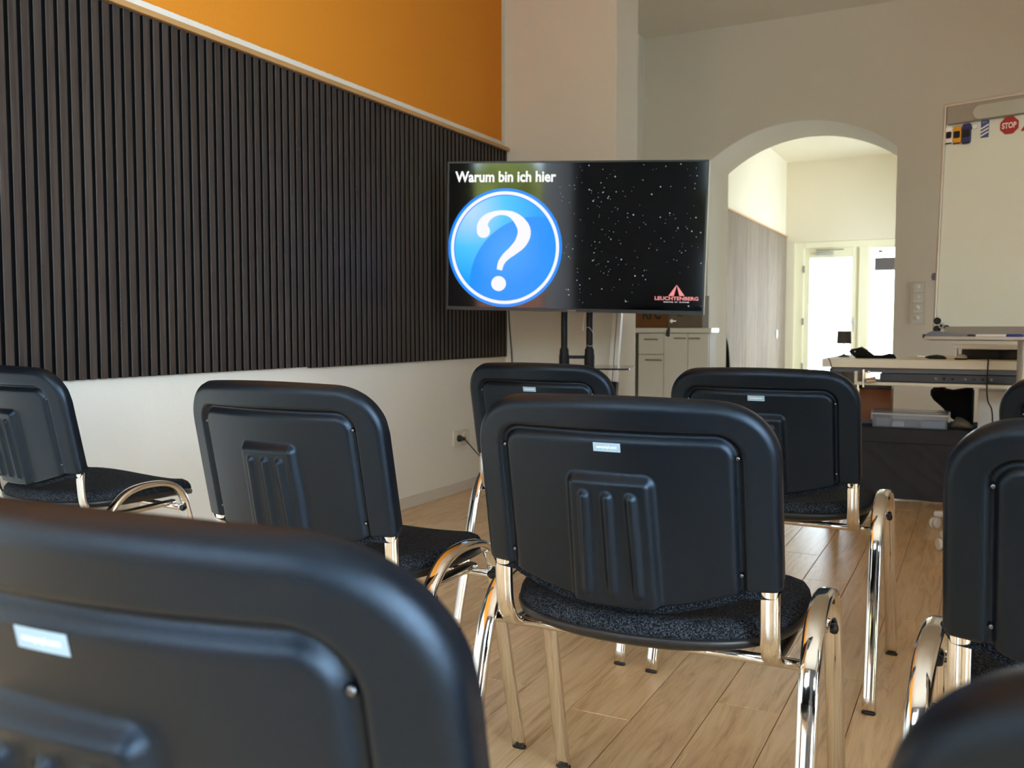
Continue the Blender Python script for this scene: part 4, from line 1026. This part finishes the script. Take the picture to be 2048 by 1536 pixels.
# cable over the desk front
cc = [Vector((2.575, 4.885, 0.756)), Vector((2.572, 4.78, 0.7545)), Vector((2.570, 4.755, 0.742)), Vector((2.568, 4.752, 0.62)), Vector((2.575, 4.76, 0.56)), Vector((2.595, 4.80, 0.49)), Vector((2.60, 4.83, 0.2)), Vector((2.64, 4.84, 0.01))]
tag(obj('desk_cable', T(smooth_path(cc, 6), 0.0032, n=8), 'cable', smooth=True), 'thin black cable hanging over the desk front', 'cable')
cc = [Vector((1.855, 4.80, 0.7535)), Vector((1.862, 4.763, 0.752)), Vector((1.872, 4.757, 0.735)), Vector((1.880, 4.756, 0.700)), Vector((1.878, 4.757, 0.64)), Vector((1.88, 4.77, 0.40))]
wc = tag(obj('thin_lead', T(smooth_path(cc, 6), 0.002, n=6), 'cable', smooth=True), 'thin lead with a bead at the desk corner near the lamp', 'cable')
# low draped table
lt = thing('low_table', 'low table draped in black cloth on the floor behind the chairs', 'table', (1.935, 5.14, 0))
LW = 1.20
obj('table_top', B(0, LW, 0, 0.55, 0.300, 0.378), 'cloth', lt, bevel=0.006)
bm = bmesh.new(); nx, nz = 140, 26; G = []
for i in range(nx+1):
    col_ = []
    for j in range(nz+1):
        x_ = LW*i/nx; z = 0.300-0.296*j/nz; d = 0.0; tt = j/nz
        for c_, sl_, wd, am in ((0.06, 1.15, 0.030, 0.016), (0.16, 1.35, 0.018, 0.010), (0.30, 1.0, 0.022, 0.012), (-0.18, 1.2, 0.03, 0.012), (0.68, 0.9, 0.025, 0.012)):
            d += am*math.exp(-((x_-c_-sl_*(0.300-z))/wd)**2)*(1-0.3*tt)
        col_.append(bm.verts.new((x_, 0.012-d*min(1, j/3), z)))
    G.append(col_)
for i in range(nx):
    for j in range(nz): bm.faces.new((G[i][j], G[i+1][j], G[i+1][j+1], G[i][j+1]))
sk = obj('skirt', bm, 'cloth', lt, smooth=True, angle=180)
obj('skirt_side', B(0.0, 0.01, 0.012, 0.54, 0.004, 0.30), 'cloth', lt); obj('skirt_side', B(LW-0.01, LW, 0.012, 0.54, 0.004, 0.30), 'cloth', lt)
wbx = thing('wooden_box', 'reddish brown wooden box standing on the draped table', 'box', (1.945, 5.36, 0.378))
obj('box_body', B(0, 0.165, 0, 0.16, 0, 0.190), 'woodbox', wbx, bevel=0.003); obj('dark_lid', B(-0.002, 0.167, -0.002, 0.162, 0.190, 0.218), 'shelfglass', wbx, bevel=0.002)
obj('base_strip', B(-0.003, 0.168, -0.004, 0.0, 0.0, 0.018), 'midgrey', wbx)
pbx = thing('plastic_box', 'clear plastic storage box with a lid on the draped table', 'box', (2.035, 5.18, 0.378))
bm = bmesh.new(); w = 0.36; d = 0.15
for a in ((0, w, 0, 0.003, 0.0, 0.075), (0, w, d-0.003, d, 0.0, 0.075), (0, 0.003, 0.003, d-0.003, 0, 0.075), (w-0.003, w, 0.003, d-0.003, 0, 0.075), (0, w, 0, d, 0, 0.003)): box(bm, *a)
obj('tub', bm, 'clearplastic', pbx)
obj('lid', B(-0.006, w+0.006, -0.006, d+0.006, 0.075, 0.088), 'clearplastic', pbx, bevel=0.003)
obj('rim', B(-0.004, w+0.004, -0.006, -0.001, 0.068, 0.074), 'whiteplastic', pbx)
for xx in (-0.012, w+0.002): obj('lid_clip', B(xx, xx+0.010, 0.04, 0.11, 0.035, 0.085), 'whiteplastic', pbx, bevel=0.002)
for nm, lb, a, m_ in (('paper_stack', 'stack of bluish paper slips inside the clear plastic box', (2.052, 2.115, 5.20, 5.29, 0.3815, 0.425), 'greyplastic'), ('adhesive_roll', 'cream cardboard packet inside the clear plastic box', (2.13, 2.19, 5.20, 5.30, 0.3815, 0.402), 'signwhite'), ('cable_adapter', 'grey adapter block inside the clear plastic box', (2.20, 2.25, 5.20, 5.28, 0.3815, 0.408), 'greyplastic'), ('folded_leaflets', 'pale folded leaflets inside the clear plastic box', (2.27, 2.385, 5.20, 5.31, 0.3815, 0.415), 'tag')):
    tag(obj(nm, B(*a), m_, bevel=0.003), lb, 'contents', 'things inside the clear plastic box')
b3 = blob('black_bag', 'black bag slumped on the draped table under the desk', 'bag', [(-0.14, 0.02, 0.03, 0.155), (-0.125, 0.05, 0.07, 0.13), (-0.08, 0.07, 0.11, 0.09), (-0.03, 0.08, 0.16, 0.03), (0.02, 0.085, 0.20, 0.0), (0.065, 0.085, 0.205, 0.0), (0.075, 0.06, 0.19, 0.0)], (2.44, 5.50, 0.378), 'bagcloth')
obj('bag_strap', T(smooth_path([(-0.10, -0.02, 0.19), (-0.05, -0.03, 0.215), (0.0, -0.03, 0.222), (0.05, -0.02, 0.20)], 5), 0.008, n=8), 'bagcloth', b3, smooth=True)
b4 = blob('grey_cloth', 'crumpled grey brown cloth beside the clear plastic box', 'cloth', [(-0.055, 0.02, 0.02, 0.0), (-0.03, 0.05, 0.06, 0.0), (0.0, 0.06, 0.055, 0.0), (0.03, 0.055, 0.035, 0.0), (0.05, 0.02, 0.015, 0.0)], (2.465, 5.29, 0.378), 'greycloth')
wx = thing('white_carton', 'white carton standing at the end of the draped table', 'box', (2.535, 5.20, 0.378))
obj('carton_body', B(0, 0.14, 0, 0.22, 0.0, 0.205), 'whiteplastic', wx, bevel=0.002); obj('carton_edge', B(-0.002, 0.142, -0.003, 0.0, 0.0, 0.014), 'clamp', wx)
